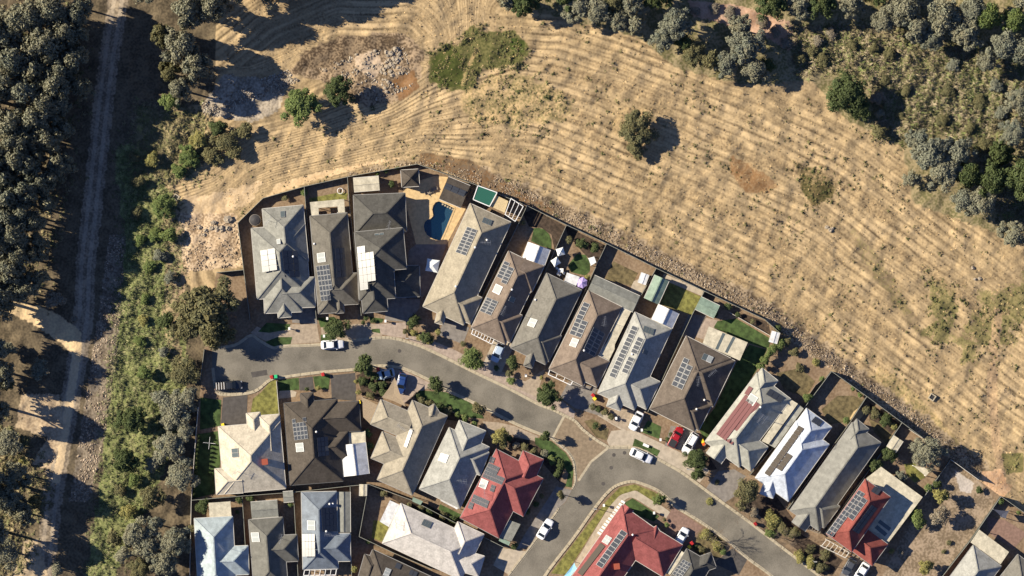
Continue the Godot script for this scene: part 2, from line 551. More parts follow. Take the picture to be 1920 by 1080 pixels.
func make_ground() -> void:
	na = noise_bytes(1, 0.006, 4)
	nb = noise_bytes(2, 0.035, 4)
	nc = noise_bytes(3, 0.22, 3)
	cr.resize(IW * IH); cg.resize(IW * IH); cb.resize(IW * IH)
	# mown straw in swaths; row phase is sampled on a coarse raster and blown up
	var q := 4
	var pw := IW / q
	var ph := IH / q
	var pf := PackedFloat32Array()
	pf.resize(pw * ph)
	for j in ph:
		for i in pw:
			pf[j * pw + i] = row_phase((i + 0.5) * q / IK + CX0, (j + 0.5) * q / IK + CY0)
	var pim := Image.create_from_data(pw, ph, false, Image.FORMAT_RF, pf.to_byte_array())
	pim.resize(IW, IH, Image.INTERPOLATE_BILINEAR)
	var phase := pim.get_data().to_float32_array()
	var streak := FastNoiseLite.new()
	streak.seed = 8
	streak.frequency = 1.0
	streak.fractal_octaves = 3
	streak.fractal_gain = 0.6
	for i in IW * IH:
		var n0 := na[i] / 255.0 - 0.5
		var n1 := nb[i] / 255.0 - 0.5
		var n2 := nc[i] / 255.0 - 0.5
		# share of cut straw lying on brown soil: raked into swaths, with bare soil where the wheels and the rake ran
		var f := phase[i] + n0 * 0.5 + n1 * 0.05
		var along := ((i % IW) * 0.9 + (i / IW) * 0.45) * 0.009
		var st := streak.get_noise_2d(f * 1.4, along)
		var raked := pow(0.5 + 0.5 * cos(f * TAU), 4.0) * clampf(0.66 + n0 * 2.4 + st * 0.8 + n1 * 0.4, 0.0, 1.0)
		var straw_share := clampf(0.70 - raked * 0.55 + st * 0.55 + n0 * 0.5 + n1 * 0.24 + n2 * 0.52, 0.0, 1.0)
		cr[i] = lerpf(0.110, 0.480, straw_share)
		cg[i] = lerpf(0.078, 0.354, straw_share)
		cb[i] = lerpf(0.044, 0.199, straw_share)
	var straw := Color(0.47, 0.33, 0.165)
	var weed := Color(0.065, 0.075, 0.022)
	var weed2 := Color(0.15, 0.14, 0.05)
	var rust := Color(0.20, 0.105, 0.045)
	var rubble := Color(0.105, 0.075, 0.05)
	var rubble2 := Color(0.34, 0.265, 0.18)
	var clay := Color(0.52, 0.31, 0.165)
	# the wooded creek side and its floor
	paint([-120,-120, 430,-120, 405,60, 400,190, 330,205, 300,300, 290,335, 335,390, 330,500, 350,520, 384,655, 373,763, 360,937, 357,1080, 340,1200, -120,1200], Color(0.07,0.056,0.038), Color(0.16,0.125,0.08), 0.5, 14)
	paint([255,200, 330,210, 385,215, 375,320, 300,345, 260,330], Color(0.12,0.125,0.045), Color(0.24,0.20,0.09), 0.6, 16)
	paint([215,280, 250,270, 290,330, 330,370, 345,470, 330,560, 345,640, 350,760, 300,900, 250,1000, 210,1090, 160,1090, 190,900, 205,700, 220,560, 235,440], Color(0.12,0.14,0.05), Color(0.26,0.26,0.11), 0.6, 16)
	paint([300,380, 345,400, 350,520, 335,640, 350,690, 325,690, 305,600, 312,480], Color(0.30,0.21,0.13), Color(0.44,0.32,0.20), 0.7, 12, 0.8)
	# stony strip and tyre track
	paint([205,440, 235,440, 228,560, 215,700, 190,850, 165,940, 130,940, 150,820, 168,700, 190,560], Color(0.10,0.078,0.055), Color(0.25,0.205,0.15), 0.6, 10)
	paint(ribbon([230,-120, 222,0, 203,120, 190,230, 172,400, 160,500, 158,580, 146,670, 128,770, 108,870, 96,950, 86,1060, 80,1200], 36), Color(0.15,0.12,0.088), Color(0.30,0.24,0.17), 0.8, 10, 0.95, 1.6)
	for o in [-8.0, 7.0]:
		paint(ribbon([230 + o,-120, 222 + o,0, 203 + o,120, 190 + o,230, 172 + o,400, 160 + o,500, 158 + o,580, 146 + o,670, 128 + o,770, 108 + o,870, 96 + o,950, 86 + o,1060, 80 + o,1200], 6), Color(0.28,0.235,0.18), Color(0.40,0.33,0.245), 0.9, 5, 0.6)
	paint(ribbon([147,640, 128,770, 112,870, 104,905], 14), Color(0.45,0.34,0.21), Color(0.58,0.44,0.27), 0.4, 6)  # same dirt, painted paler: sunlight on the open stretch put into the colour
	paint([0,560, 60,570, 110,590, 150,620, 150,680, 110,640, 60,605, 0,580], Color(0.42,0.31,0.19), Color(0.60,0.45,0.25), 0.5, 12)
	paint([40,740, 110,740, 120,800, 95,880, 60,870, 90,820, 30,800], Color(0.27,0.20,0.13), Color(0.48,0.37,0.24), 0.6, 12)
	paint([20,1020, 70,1010, 90,1080, 10,1100], Color(0.30,0.23,0.15), Color(0.44,0.34,0.22), 0.6, 12)
	paint([330,400, 440,400, 450,430, 455,500, 400,505, 345,510], Color(0.24,0.165,0.10), Color(0.56,0.42,0.27), 0.4, 10, 1.0, 1.4)
	# the rubble hollow
	paint([540,140, 575,95, 640,68, 760,62, 795,95, 785,150, 740,190, 690,200, 650,190, 600,150], Color(0.105,0.074,0.047), Color(0.34,0.25,0.16), 0.9, 14, 1.0, 1.8)
	paint([570,95, 640,66, 740,66, 745,95, 690,95, 640,120, 550,135], Color(0.06,0.042,0.028), Color(0.22,0.16,0.10), 1.0, 14, 0.9, 1.8)
	paint([665,105, 700,95, 720,120, 700,150, 670,130], Color(0.36,0.27,0.18), Color(0.52,0.40,0.28), 0.6, 8)
	paint([735,150, 775,130, 785,165, 750,190], rust, Color(0.25,0.15,0.08), 0.6, 10)
	paint([420,140, 540,150, 520,210, 470,230, 390,215, 380,195], Color(0.20,0.165,0.12), Color(0.44,0.37,0.28), 0.6, 10)
	# weeds over the paddock
	paint([805,105, 830,85, 862,80, 880,50, 920,60, 960,55, 990,80, 985,115, 940,130, 905,125, 885,170, 845,168, 808,150], Color(0.05,0.06,0.018), Color(0.12,0.115,0.042), 1.2, 18, 0.92, 1.6)
	paint([810,110, 845,85, 870,110, 868,160, 830,165, 808,145], Color(0.045,0.058,0.016), weed, 0.9, 12, 0.85)
	paint([955,70, 985,75, 985,100, 960,98], Color(0.05,0.075,0.02), weed, 0.6, 8)
	paint(ribbon([895,90, 880,120, 866,162], 7), straw, Color(0.2,0.16,0.07), 1.2, 8, 0.6)
	paint([860,170, 960,130, 1060,180, 1080,220, 960,240, 880,230], weed2, straw, 1.1, 30, 0.55, 1.6)
	paint([1370,290, 1410,310, 1460,345, 1440,360, 1400,360, 1375,330], rust, Color(0.26,0.165,0.085), 1.1, 18, 0.9, 1.6)
	paint([1495,305, 1540,320, 1570,345, 1560,370, 1530,385, 1505,360], Color(0.05,0.05,0.018), Color(0.13,0.10,0.045), 0.9, 14, 0.95, 1.4)
	paint([1590,415, 1645,470, 1700,560, 1740,640, 1700,600, 1620,490], weed2, rubble, 1.1, 22, 0.5, 1.6)
	paint([1755,520, 1790,540, 1800,600, 1760,650, 1740,620, 1745,560], weed, weed2, 1.9, 30, 0.75, 1.8)
	paint([1840,560, 1880,540, 1920,520, 1960,540, 1900,640, 1850,640, 1820,690, 1800,640], weed, weed2, 2.0, 32, 0.7, 1.8)
	paint([1650,690, 1700,720, 1740,760, 1800,830, 1830,860, 1780,850, 1700,760, 1640,710], weed2, straw, 0.9, 14, 0.6)
	paint(ribbon([1875,580, 1865,660, 1862,740, 1870,830, 1880,880], 16), Color(0.27,0.185,0.11), Color(0.44,0.30,0.18), 0.8, 10, 0.7)
	paint([1880,850, 1920,850, 1920,885, 1890,890], weed, weed2, 0.8, 10, 0.8)
	paint(ribbon([1150,250, 1165,210, 1195,205, 1235,230], 12), Color(0.22,0.16,0.09), straw, 0.9, 12, 0.6)
	for r in [[[1080,215, 1180,330, 1330,380, 1480,470], 26], [[880,240, 1000,300, 1150,370, 1290,430], 22], [[1330,250, 1420,300, 1560,330, 1680,420], 24], [[1420,470, 1560,540, 1700,650], 26], [[1210,440, 1330,500, 1450,560, 1560,640], 22], [[1010,120, 1120,150, 1260,190], 18], [[620,250, 760,230, 850,240], 16], [[1650,450, 1760,520, 1860,600], 22], [[560,40, 680,30, 800,40], 14]]:
		paint(ribbon(r[0], r[1]), Color(0.15,0.105,0.06), Color(0.36,0.26,0.14), 1.5, 26, 0.55, 1.6)
	# bank of broken stone and clay along the back fences
	paint(bank(36.0), Color(0.095,0.068,0.045), Color(0.34,0.26,0.17), 1.3, 22, 0.9, 1.9)
	paint([790,285, 880,300, 960,350, 1040,390, 1030,410, 940,365, 850,325, 785,305], rust, rubble, 0.8, 12, 0.75)
	paint([500,370, 570,345, 680,312, 770,292, 700,302, 600,322, 520,345], Color(0.52,0.36,0.20), Color(0.62,0.46,0.27), 0.6, 10)
	paint([395,365, 490,340, 470,380, 420,400, 350,400, 345,365], Color(0.46,0.33,0.19), Color(0.60,0.45,0.28), 0.6, 14, 0.8)
	paint([1480,640, 1560,690, 1650,760, 1760,850, 1860,905, 1900,910, 1870,940, 1840,905, 1740,830, 1600,720], clay, Color(0.38,0.26,0.15), 1.0, 14, 0.6)
	paint([1840,885, 1880,880, 1895,920, 1870,940, 1850,985, 1830,960, 1850,920], clay, Color(0.60,0.40,0.24), 0.5, 10)
	# rough reedy ground to the north-east
	paint([1270,-120, 2060,-120, 2060,520, 1880,440, 1715,380, 1695,275, 1590,225, 1525,150, 1400,160, 1265,125, 1200,70, 1000,20, 960,-120], Color(0.12,0.11,0.05), Color(0.28,0.225,0.13), 0.6, 14, 1.0, 1.4)
	paint([1510,45, 1640,50, 1720,60, 1700,120, 1680,190, 1640,180, 1600,110, 1540,120], Color(0.115,0.09,0.055), Color(0.26,0.21,0.13), 0.8, 20, 0.8)
	paint([1290,0, 1390,10, 1480,40, 1500,75, 1480,95, 1440,70, 1380,50, 1300,30], Color(0.34,0.21,0.135), Color(0.46,0.31,0.22), 0.7, 10)
	paint([1780,110, 1860,130, 1900,170, 1890,240, 1840,200, 1790,160], Color(0.07,0.11,0.035), Color(0.15,0.17,0.06), 0.8, 18, 0.8)
	paint([1700,120, 1790,140, 1850,230, 1840,290, 1770,240, 1700,190], Color(0.16,0.135,0.06), Color(0.26,0.22,0.12), 0.9, 20, 0.8)
	# bare yards inside the fences
	var yard := []
	for p in estate:
		yard.append(p.x); yard.append(p.y)
	paint(yard, Color(0.155,0.105,0.066), Color(0.26,0.19,0.125), 0.08, 3, 1.0, 0.8)
	paint([1781,866, 1838,905, 1870,945, 1765,1085, 1650,1090, 1730,935], Color(0.16,0.12,0.08), Color(0.32,0.245,0.17), 0.3, 6, 1.0, 1.4)
	paint([1790,880, 1825,905, 1820,925, 1800,920], Color(0.40,0.36,0.32), Color(0.50,0.45,0.40), 0.6, 6, 0.8)
	var lut := PackedByteArray()
	lut.resize(1025)
	for i in 1025:
		lut[i] = int(Color(i / 1024.0, 0, 0).linear_to_srgb().r * 255.0 + 0.5)
	var bytes := PackedByteArray()
	bytes.resize(IW * IH * 3)
	for i in IW * IH:
		bytes[i * 3] = lut[int(clampf(cr[i], 0.0, 1.0) * 1024.0)]
		bytes[i * 3 + 1] = lut[int(clampf(cg[i], 0.0, 1.0) * 1024.0)]
		bytes[i * 3 + 2] = lut[int(clampf(cb[i], 0.0, 1.0) * 1024.0)]
	var tex := ImageTexture.create_from_image(Image.create_from_data(IW, IH, false, Image.FORMAT_RGB8, bytes))
	var gm := StandardMaterial3D.new()
	gm.albedo_texture = tex
	gm.roughness = 0.95
	gm.metallic_specular = 0.15
	gm.texture_repeat = false
	gm.heightmap_enabled = true
	gm.heightmap_texture = ImageTexture.create_from_image(Image.create_from_data(IW, IH, false, Image.FORMAT_L8, nc))
	gm.heightmap_scale = 4.0
	# terrain mesh
	var step := 4.0
	var gx := int(2160.0 / step) + 1
	var gz := int(1320.0 / step) + 1
	var vs := PackedVector3Array(); var uv := PackedVector2Array(); var ix := PackedInt32Array()
	vs.resize(gx * gz); uv.resize(gx * gz)
	for j in gz:
		for i in gx:
			var x := CX0 + i * step
			var y := CY0 + j * step
			var h := gy(x, y)
			if h != 0.0:
				h += sin(row_phase(x, y) * TAU) * 0.015
			if x > 785.0 and x < 862.0 and y > 370.0 and y < 462.0 and Geometry2D.is_point_in_polygon(Vector2(x, y), pool_line()):
				h = -2.0
			vs[j * gx + i] = W(x, y, 0) + Vector3(0, h, 0)
			uv[j * gx + i] = Vector2((x - CX0) / 2160.0, (y - CY0) / 1320.0)
	for j in gz - 1:
		for i in gx - 1:
			var k := j * gx + i
			ix.append_array([k, k + 1, k + gx, k + 1, k + gx + 1, k + gx])
	var st := SurfaceTool.new()
	var arr := []
	arr.resize(Mesh.ARRAY_MAX)
	arr[Mesh.ARRAY_VERTEX] = vs; arr[Mesh.ARRAY_TEX_UV] = uv; arr[Mesh.ARRAY_INDEX] = ix
	var am := ArrayMesh.new()
	am.add_surface_from_arrays(Mesh.PRIMITIVE_TRIANGLES, arr)
	st.create_from(am, 0)
	st.generate_normals()
	structure("ground", st.commit(), gm)
	# land beyond, out to the horizon
	var far := begin()
	var a := W(CX0 + 2, CY0 + 2); var b := W(CX0 + 2158, CY0 + 1318)
	var big := 1800.0
	for r in [[-big, -big, big, a.z], [-big, b.z, big, big], [-big, a.z, a.x, b.z], [b.x, a.z, big, b.z]]:
		poly_face(far, [Vector3(r[0], -0.4, r[1]), Vector3(r[2], -0.4, r[1]), Vector3(r[2], -0.4, r[3]), Vector3(r[0], -0.4, r[3])], Vector3.UP)
	structure("terrain", far.commit(), mat(lin(0.22, 0.165, 0.09), 0.95, M.patchy, 30.0))

func pool_line() -> PackedVector2Array:
	return V2([823,376, 838,382, 853,390, 845,410, 836,432, 827,452, 816,451, 807,447, 799,441, 795,434, 793,424, 795,416, 800,411, 807,409, 811,404, 809,393, 811,385, 816,378])

# ---------- roads, kerbs, drives, lawns ----------
func kerb(line: Array) -> void:
	var p := V2(line)
	var st := begin()
	for i in p.size() - 1:
		var a := W(p[i].x, p[i].y); var b := W(p[i + 1].x, p[i + 1].y)
		var d := (b - a).normalized()
		add_bar(st, a - d * 0.05 + Vector3(0, 0.055, 0), b + d * 0.05 + Vector3(0, 0.055, 0), 0.34, 0.13)
		var n := Vector3(-d.z, 0, d.x)
		add_bar(st, a - d * 0.05 + Vector3(0, 0.012, 0) + n * 0.24, b + d * 0.05 + Vector3(0, 0.012, 0) + n * 0.24, 0.3, 0.035)
	structure("kerb", st.commit(), M.kerb)

func curve(line: Array, n := 4) -> Array:
	# smooth plan polyline
	var c := Curve2D.new()
	var p := V2(line)
	for i in p.size():
		var t := (p[mini(i + 1, p.size() - 1)] - p[maxi(i - 1, 0)]) / 6.0
		c.add_point(p[i], -t, t)
	var out := []
	for i in p.size() - 1:
		for k in n:
			var q := c.sample(i, k / float(n))
			out.append(q.x); out.append(q.y)
	out.append(p[-1].x); out.append(p[-1].y)
	return out

func make_roads_and_yards() -> void:
	var west_north := curve([398,652, 440,646, 470,628, 488,638, 512,651, 530,648, 600,645, 665,637, 715,632, 742,634, 768,641, 798,652, 840,672, 892,698, 957,729, 1010,757, 1037,767, 1058,778])
	var west_south := curve([1035,823, 1013,815, 965,795, 890,757, 838,733, 803,713, 762,694, 740,689, 707,687, 662,694, 600,699, 532,708, 507,713, 477,735, 433,741, 408,738, 402,722, 398,690])
	sheet("road", west_north + west_south, 0.008, M.asphalt)
	var east_north := curve([1142,838, 1187,838, 1212,847, 1240,863, 1277,884, 1310,908, 1360,945, 1403,976, 1470,1028, 1537,1079, 1600,1130])
	var east_south := curve([1500,1130, 1445,1080, 1403,1049, 1362,1014, 1327,989, 1303,973, 1262,948, 1250,934, 1230,919, 1200,907, 1182,904, 1157,911, 1138,926, 1113,957, 1077,1008, 1030,1069, 990,1130])
	var stem_west := curve([905,1145, 953,1079, 988,1033, 1038,967, 1047,953, 1062,940, 1073,916, 1077,903])
	sheet("road", east_north + east_south + stem_west + [1085.0, 903.0, 1108.0, 866.0], 0.008, M.asphalt)
	sheet("road_threshold", [1058,778, 1078,788, 1093,804, 1117,823, 1142,838, 1108,866, 1085,903, 1077,903, 1077,880, 1074,864, 1063,847, 1035,823], 0.012, M.threshold)
	sheet("road_patch", [470,698, 500,693, 502,703, 473,708], 0.013, M.asphalt_dark)
	kerb(west_north)
	kerb(west_south)
	kerb(curve([1058,778, 1078,788, 1093,804, 1117,823, 1142,838]))
	kerb(east_north)
	kerb(east_south)
	kerb(curve([953,1079, 988,1033, 1038,967, 1047,953]))
	kerb(curve([1073,916, 1078,903, 1077,880, 1074,864, 1063,847, 1035,823]))
	for e in [[1058,780, 1036,822], [1140,840, 1108,866, 1085,901]]:
		var p := V2(e)
		var st := begin()
		for i in p.size() - 1:
			add_bar(st, W(p[i].x, p[i].y) + Vector3(0, 0.012, 0), W(p[i + 1].x, p[i + 1].y) + Vector3(0, 0.012, 0), 0.45, 0.03)
		structure("road_edge_strip", st.commit(), M.kerb)
	# footpaths and verges
	sheet("pavement", [763,622, 800,634, 850,655, 900,680, 950,700, 1000,725, 1055,752, 1078,772, 1076,786, 1058,776, 1037,765, 1010,755, 957,727, 892,696, 840,670, 798,650, 768,639], 0.014, M.paver_pink)
	sheet("pavement", [482,612, 505,624, 548,608, 594,608, 600,642, 530,646, 505,643, 488,634, 470,624], 0.014, M.paver_tan)
	sheet("pavement", [602,614, 625,612, 640,610, 690,606, 703,608, 718,626, 716,630, 665,635, 604,643], 0.014, M.paver_tan)
	sheet("pavement", [1120,779, 1135,775, 1200,812, 1300,860, 1332,880, 1312,905, 1278,882, 1240,861, 1212,845, 1187,836, 1142,836, 1138,826, 1146,808, 1165,806], 0.014, M.concrete)
	sheet("pavement", [1330,905, 1345,890, 1380,925, 1440,975, 1480,1012, 1545,1060, 1600,1110, 1540,1078, 1470,1026, 1403,974, 1360,943], 0.014, M.dirt)
	sheet("pavement", curve([1055,1085, 1078,1055, 1138,957, 1160,931, 1190,920, 1225,938, 1262,964]) + curve([1250,972, 1215,950, 1185,933, 1167,943, 1150,975, 1085,1085]), 0.014, M.concrete)
	sheet("pavement", [700,690, 742,692, 762,697, 803,716, 838,736, 800,728, 770,745, 757,760, 735,750], 0.014, M.paver_pink)
	sheet("pavement", [905,790, 935,792, 965,799, 1010,818, 1000,830, 960,815, 925,830], 0.014, M.paver_tan)
	# drives
	sheet("driveway", [546,578, 592,574, 595,608, 548,605], 0.018, M.concrete_grey)
	sheet("driveway", [725,560, 790,552, 786,577, 768,604, 722,600], 0.018, M.concrete_grey)
	sheet("driveway", [703,608, 762,604, 761,634, 740,632, 717,627], 0.02, M.paver_pink)
	sheet("driveway", [780,458, 838,456, 810,540, 790,560, 762,560, 766,470], 0.018, M.concrete_grey)
	sheet("driveway", [833,598, 880,614, 868,645, 822,628], 0.018, M.concrete_grey)
	sheet("driveway", [930,630, 966,645, 940,698, 905,683], 0.018, M.concrete)
	sheet("driveway", [985,715, 1022,692, 1012,722, 1005,744, 955,722, 962,708], 0.018, M.paver_tan)
	sheet("driveway", [1066,715, 1120,728, 1110,750, 1132,782, 1078,765, 1050,745], 0.018, M.concrete_grey)
	sheet("driveway", [1143,767, 1212,770, 1200,800, 1176,808, 1140,790], 0.018, M.paver_tan)
	sheet("driveway", [1258,798, 1306,806, 1305,852, 1246,836], 0.018, M.concrete_grey)
	sheet("driveway", [1347,883, 1377,880, 1399,893, 1386,905, 1378,930, 1358,943, 1324,915], 0.018, M.concrete_grey)
	sheet("driveway", [418,745, 464,741, 463,775, 461,797, 414,799], 0.018, M.asphalt_dark)
	sheet("driveway", [561,709, 586,706, 589,733, 562,732], 0.018, M.asphalt_dark)
	sheet("driveway", [620,704, 666,699, 668,752, 622,748], 0.018, M.asphalt_dark)
	sheet("driveway", [1043,912, 1072,919, 1061,940, 1046,954, 1000,1022, 968,1030, 985,1000], 0.018, M.concrete_grey)
	sheet("driveway", [940,1027, 986,1034, 955,1078, 925,1060], 0.018, M.concrete)
	sheet("driveway", [1262,951, 1318,988, 1306,1001, 1290,1030, 1255,1012, 1250,970], 0.018, M.paver_red)
	sheet("driveway", [1373,1028, 1401,1049, 1385,1078, 1338,1056], 0.018, M.asphalt_dark)
	sheet("driveway", [1598,1040, 1632,1062, 1615,1092, 1570,1085], 0.018, M.concrete_grey)
	# paved yards
	sheet("patio_floor", [1245,513, 1319,545, 1316,555, 1240,523], 0.018, M.concrete)
	sheet("patio_floor", [1186,528, 1207,520, 1212,545, 1200,553, 1182,545], 0.018, M.concrete)
	sheet("patio_floor", [1322,595, 1346,601, 1330,640, 1305,632], 0.018, M.paver_pink)
	sheet("patio_floor", [1290,590, 1325,592, 1300,640, 1275,628], 0.018, M.concrete_grey)
	sheet("patio_floor", [1582,768, 1600,757, 1622,775, 1600,800, 1580,790, 1574,772], 0.018, M.sandstone)
	sheet("patio_floor", [524,733, 545,731, 556,735, 554,744, 522,748], 0.018, M.concrete)
	sheet("patio_floor", [1850,970, 1885,975, 1925,1000, 1900,1030, 1855,1000], 0.018, M.paver_red)
	sheet("patio_floor", [700,1028, 800,1065, 790,1072, 698,1040], 0.018, M.dirt)
	# lawns
	var lawns := [
		["lawn_dry", [490,735, 508,714, 518,712, 524,782, 488,782, 470,776, 474,748]],
		["lawn", [521,713, 560,708, 561,731, 523,733]], ["lawn", [587,706, 619,703, 616,730, 591,728]],
		["lawn", [596,596, 626,594, 640,604, 601,614]], ["lawn", [601,628, 620,625, 622,641, 602,643]],
		["lawn", [692,594, 720,598, 716,605, 695,605]], ["lawn", [697,617, 712,616, 713,625, 697,622]],
		["lawn", [484,622, 500,605, 545,608, 540,618, 505,624]], ["lawn", [497,641, 520,632, 548,632, 545,645, 512,650]],
		["lawn", [364,815, 411,808, 413,870, 401,926, 361,935]], ["lawn", [376,745, 415,750, 413,798, 375,806]],
		["lawn", [1001,428, 1010,427, 1020,430, 1029,438, 1034,450, 1034,466, 1014,461, 996,452]],
		["lawn", [1082,476, 1098,478, 1106,492, 1106,508, 1098,517, 1070,510, 1066,496]],
		["lawn_brown", [1150,490, 1196,512, 1184,536, 1134,524]],
		["lawn_dry", [1256,530, 1314,556, 1297,591, 1236,570]],
		["lawn", [1345,602, 1380,597, 1445,635, 1441,655, 1400,642, 1338,614]],
		["lawn", [1405,646, 1438,656, 1418,695, 1325,832, 1309,802, 1340,765, 1381,680]],
		["lawn", [1215,788, 1240,800, 1236,823, 1202,810]],
		["lawn", [1190,822, 1238,845, 1232,856, 1212,844, 1186,836]],
		["lawn", [777,745, 785,732, 835,735, 880,754, 900,770, 908,785, 880,783, 840,768, 800,760]],
		["lawn", [1003,820, 1034,827, 1061,850, 1072,868, 1075,885, 1072,914, 1060,912, 1066,888, 1056,874, 1028,853, 1003,832]],
		["lawn_dry", [1033,1075, 1085,1006, 1140,936, 1162,914, 1190,908, 1228,923, 1246,938, 1236,947, 1192,919, 1162,928, 1138,955, 1060,1078]],
		["lawn", [1170,943, 1186,934, 1214,952, 1236,968, 1226,978, 1190,964]],
		["lawn_dry", [700,975, 722,978, 730,990, 716,1016, 697,1008]],
		["lawn", [825,945, 865,965, 862,976, 822,955]],
		["lawn_brown", [1600,772, 1625,752, 1600,742, 1570,742, 1540,768, 1556,796, 1590,790]],
		["lawn_brown", [1455,700, 1500,690, 1528,715, 1510,745, 1470,730]],
		["lawn_brown", [1628,785, 1650,795, 1680,822, 1665,835, 1640,812]],
		["lawn_dry", [1695,870, 1715,868, 1735,895, 1715,905, 1700,890]],
		["lawn_brown", [1095,790, 1112,785, 1142,805, 1138,826, 1118,820]],
		["lawn_dry", [579,372, 640,360, 652,363, 650,374, 582,380]],
		["lawn_brown", [1310,1000, 1330,992, 1365,1018, 1350,1045, 1320,1050, 1300,1030]],
	]
	for l in lawns:
		sheet("lawn", l[1], 0.022, M[l[0]])
	# mulched beds
	for b in [[668,704, 700,690, 735,702, 730,745, 680,742], [777,748, 800,762, 840,770, 880,786, 905,792, 860,790, 800,782], [930,815, 1000,826, 1030,858, 1058,878, 1050,905, 1010,860, 960,840], [1060,424, 1135,460, 1120,500, 1090,470, 1064,440], [1400,590, 1440,604, 1445,626, 1370,586], [765,610, 795,632, 765,630], [1320,842, 1345,880, 1330,882, 1305,860], [1440,910, 1500,990, 1470,1000, 1400,950], [1500,1000, 1580,1050, 1560,1080, 1480,1020], [980,400, 1000,392, 1060,424, 1040,470, 1034,440, 1015,427, 992,425], [1630,755, 1688,795, 1670,815, 1630,785], [700,915, 800,945, 870,985, 860,1000, 780,960]]:
		sheet("garden_bed", b, 0.02, M.mulch)
	# swimming pool set into a sandstone terrace
	var deck := [755,348, 815,330, 842,332, 824,370]
	var pool := pool_line()
	var ring := deck.duplicate()
	ring.append_array([823.2, 375.8])
	for i in range(1, pool.size()):
		ring.append(pool[i].x); ring.append(pool[i].y)
	ring.append_array([822.8, 376.0, 823.6, 370.2])
	sheet("pool_terrace", [755,348, 815,330, 842,332, 824,370, 823,376, 816,378, 811,385, 809,393, 811,404, 807,409, 800,411, 795,416, 793,424, 795,434, 799,441, 807,447, 807,458, 780,458, 757,367], 0.03, M.sandstone)
	sheet("pool_terrace", [824,370, 875,388, 837,458, 807,458, 807,447, 816,451, 827,452, 836,432, 845,410, 853,390, 838,382, 823,376], 0.03, M.sandstone)
	var t := thing("swimming_pool", "kidney-shaped blue swimming pool set in a sandstone terrace", "pool", W(822, 415))
	var basin := begin()
	var floor_ := PackedVector3Array()
	var water := PackedVector3Array()
	for p in pool:
		floor_.append(W(p.x, p.y) - t.position + Vector3(0, -1.4, 0))
		water.append(W(p.x, p.y) - t.position + Vector3(0, -0.12, 0))
	slab(basin, floor_, 0.0)
	var ctr := Vector3.ZERO
	for i in pool.size():
		var a := floor_[i]; var b := floor_[(i + 1) % pool.size()]
		poly_face(basin, [a, b, b + Vector3(0, 1.45, 0), a + Vector3(0, 1.45, 0)], ctr - a)
	part("basin", basin.commit(), mat(lin(0.06, 0.17, 0.27), 0.5, M.soft, 2.0), t)
	var ws := begin()
	slab(ws, water, 0.0)
	var wm := StandardMaterial3D.new()
	wm.albedo_color = Color(0.05, 0.16, 0.25, 0.45)
	wm.transparency = BaseMaterial3D.TRANSPARENCY_ALPHA
	wm.roughness = 0.05
	part("water", ws.commit(), wm, t)
	var cp := begin()
	for i in pool.size():
		var a := W(pool[i].x, pool[i].y) - t.position; var b := W(pool[(i + 1) % pool.size()].x, pool[(i + 1) % pool.size()].y) - t.position
		add_bar(cp, a + Vector3(0, 0.05, 0), b + Vector3(0, 0.05, 0), 0.3, 0.06)
	part("coping", cp.commit(), M.sandstone, t)
	for i in 5:
		var q := W(830 + i * 4.6, 383 + i * 2.4) - t.position
		var s := begin()
		add_box(s, q + Vector3(0, -0.4, 0), Vector3(0.16, 0.45, 0.16))
		part("stepping_post", s.commit(), M.kerb, t)

# ---------- houses ----------
func block_frame(b: Array, eave: float) -> Dictionary:
	var p0 := W(b[0], b[1], eave); var p1 := W(b[2], b[3], eave)
	var d := (p1 - p0); d.y = 0
	var l := d.length(); d /= l
	return {"p0": p0, "p1": p1, "d": d, "n": Vector3(-d.z, 0, d.x), "l": l, "hw": b[4] * 0.5 / S, "e0": float(b[5]), "e1": float(b[6])}

func roof_height(h: Dictionary, q: Vector3) -> float:
	var best := -1.0
	for b in h.b:
		var eave: float = b[7] if b.size() > 7 else h.e
		var f := block_frame(b, eave)
		var r: Vector3 = q - f.p0
		var side: float = f.hw - absf(r.dot(f.n))
		var along: float = r.dot(f.d)
		if side < 0 or along < 0 or along > f.l: continue
		var k := side
		if f.e0 > 0: k = minf(k, along / f.e0)
		if f.e1 > 0: k = minf(k, (f.l - along) / f.e1)
		best = maxf(best, eave + k * tan(deg_to_rad(h.p)))
	return best if best > 0 else h.e

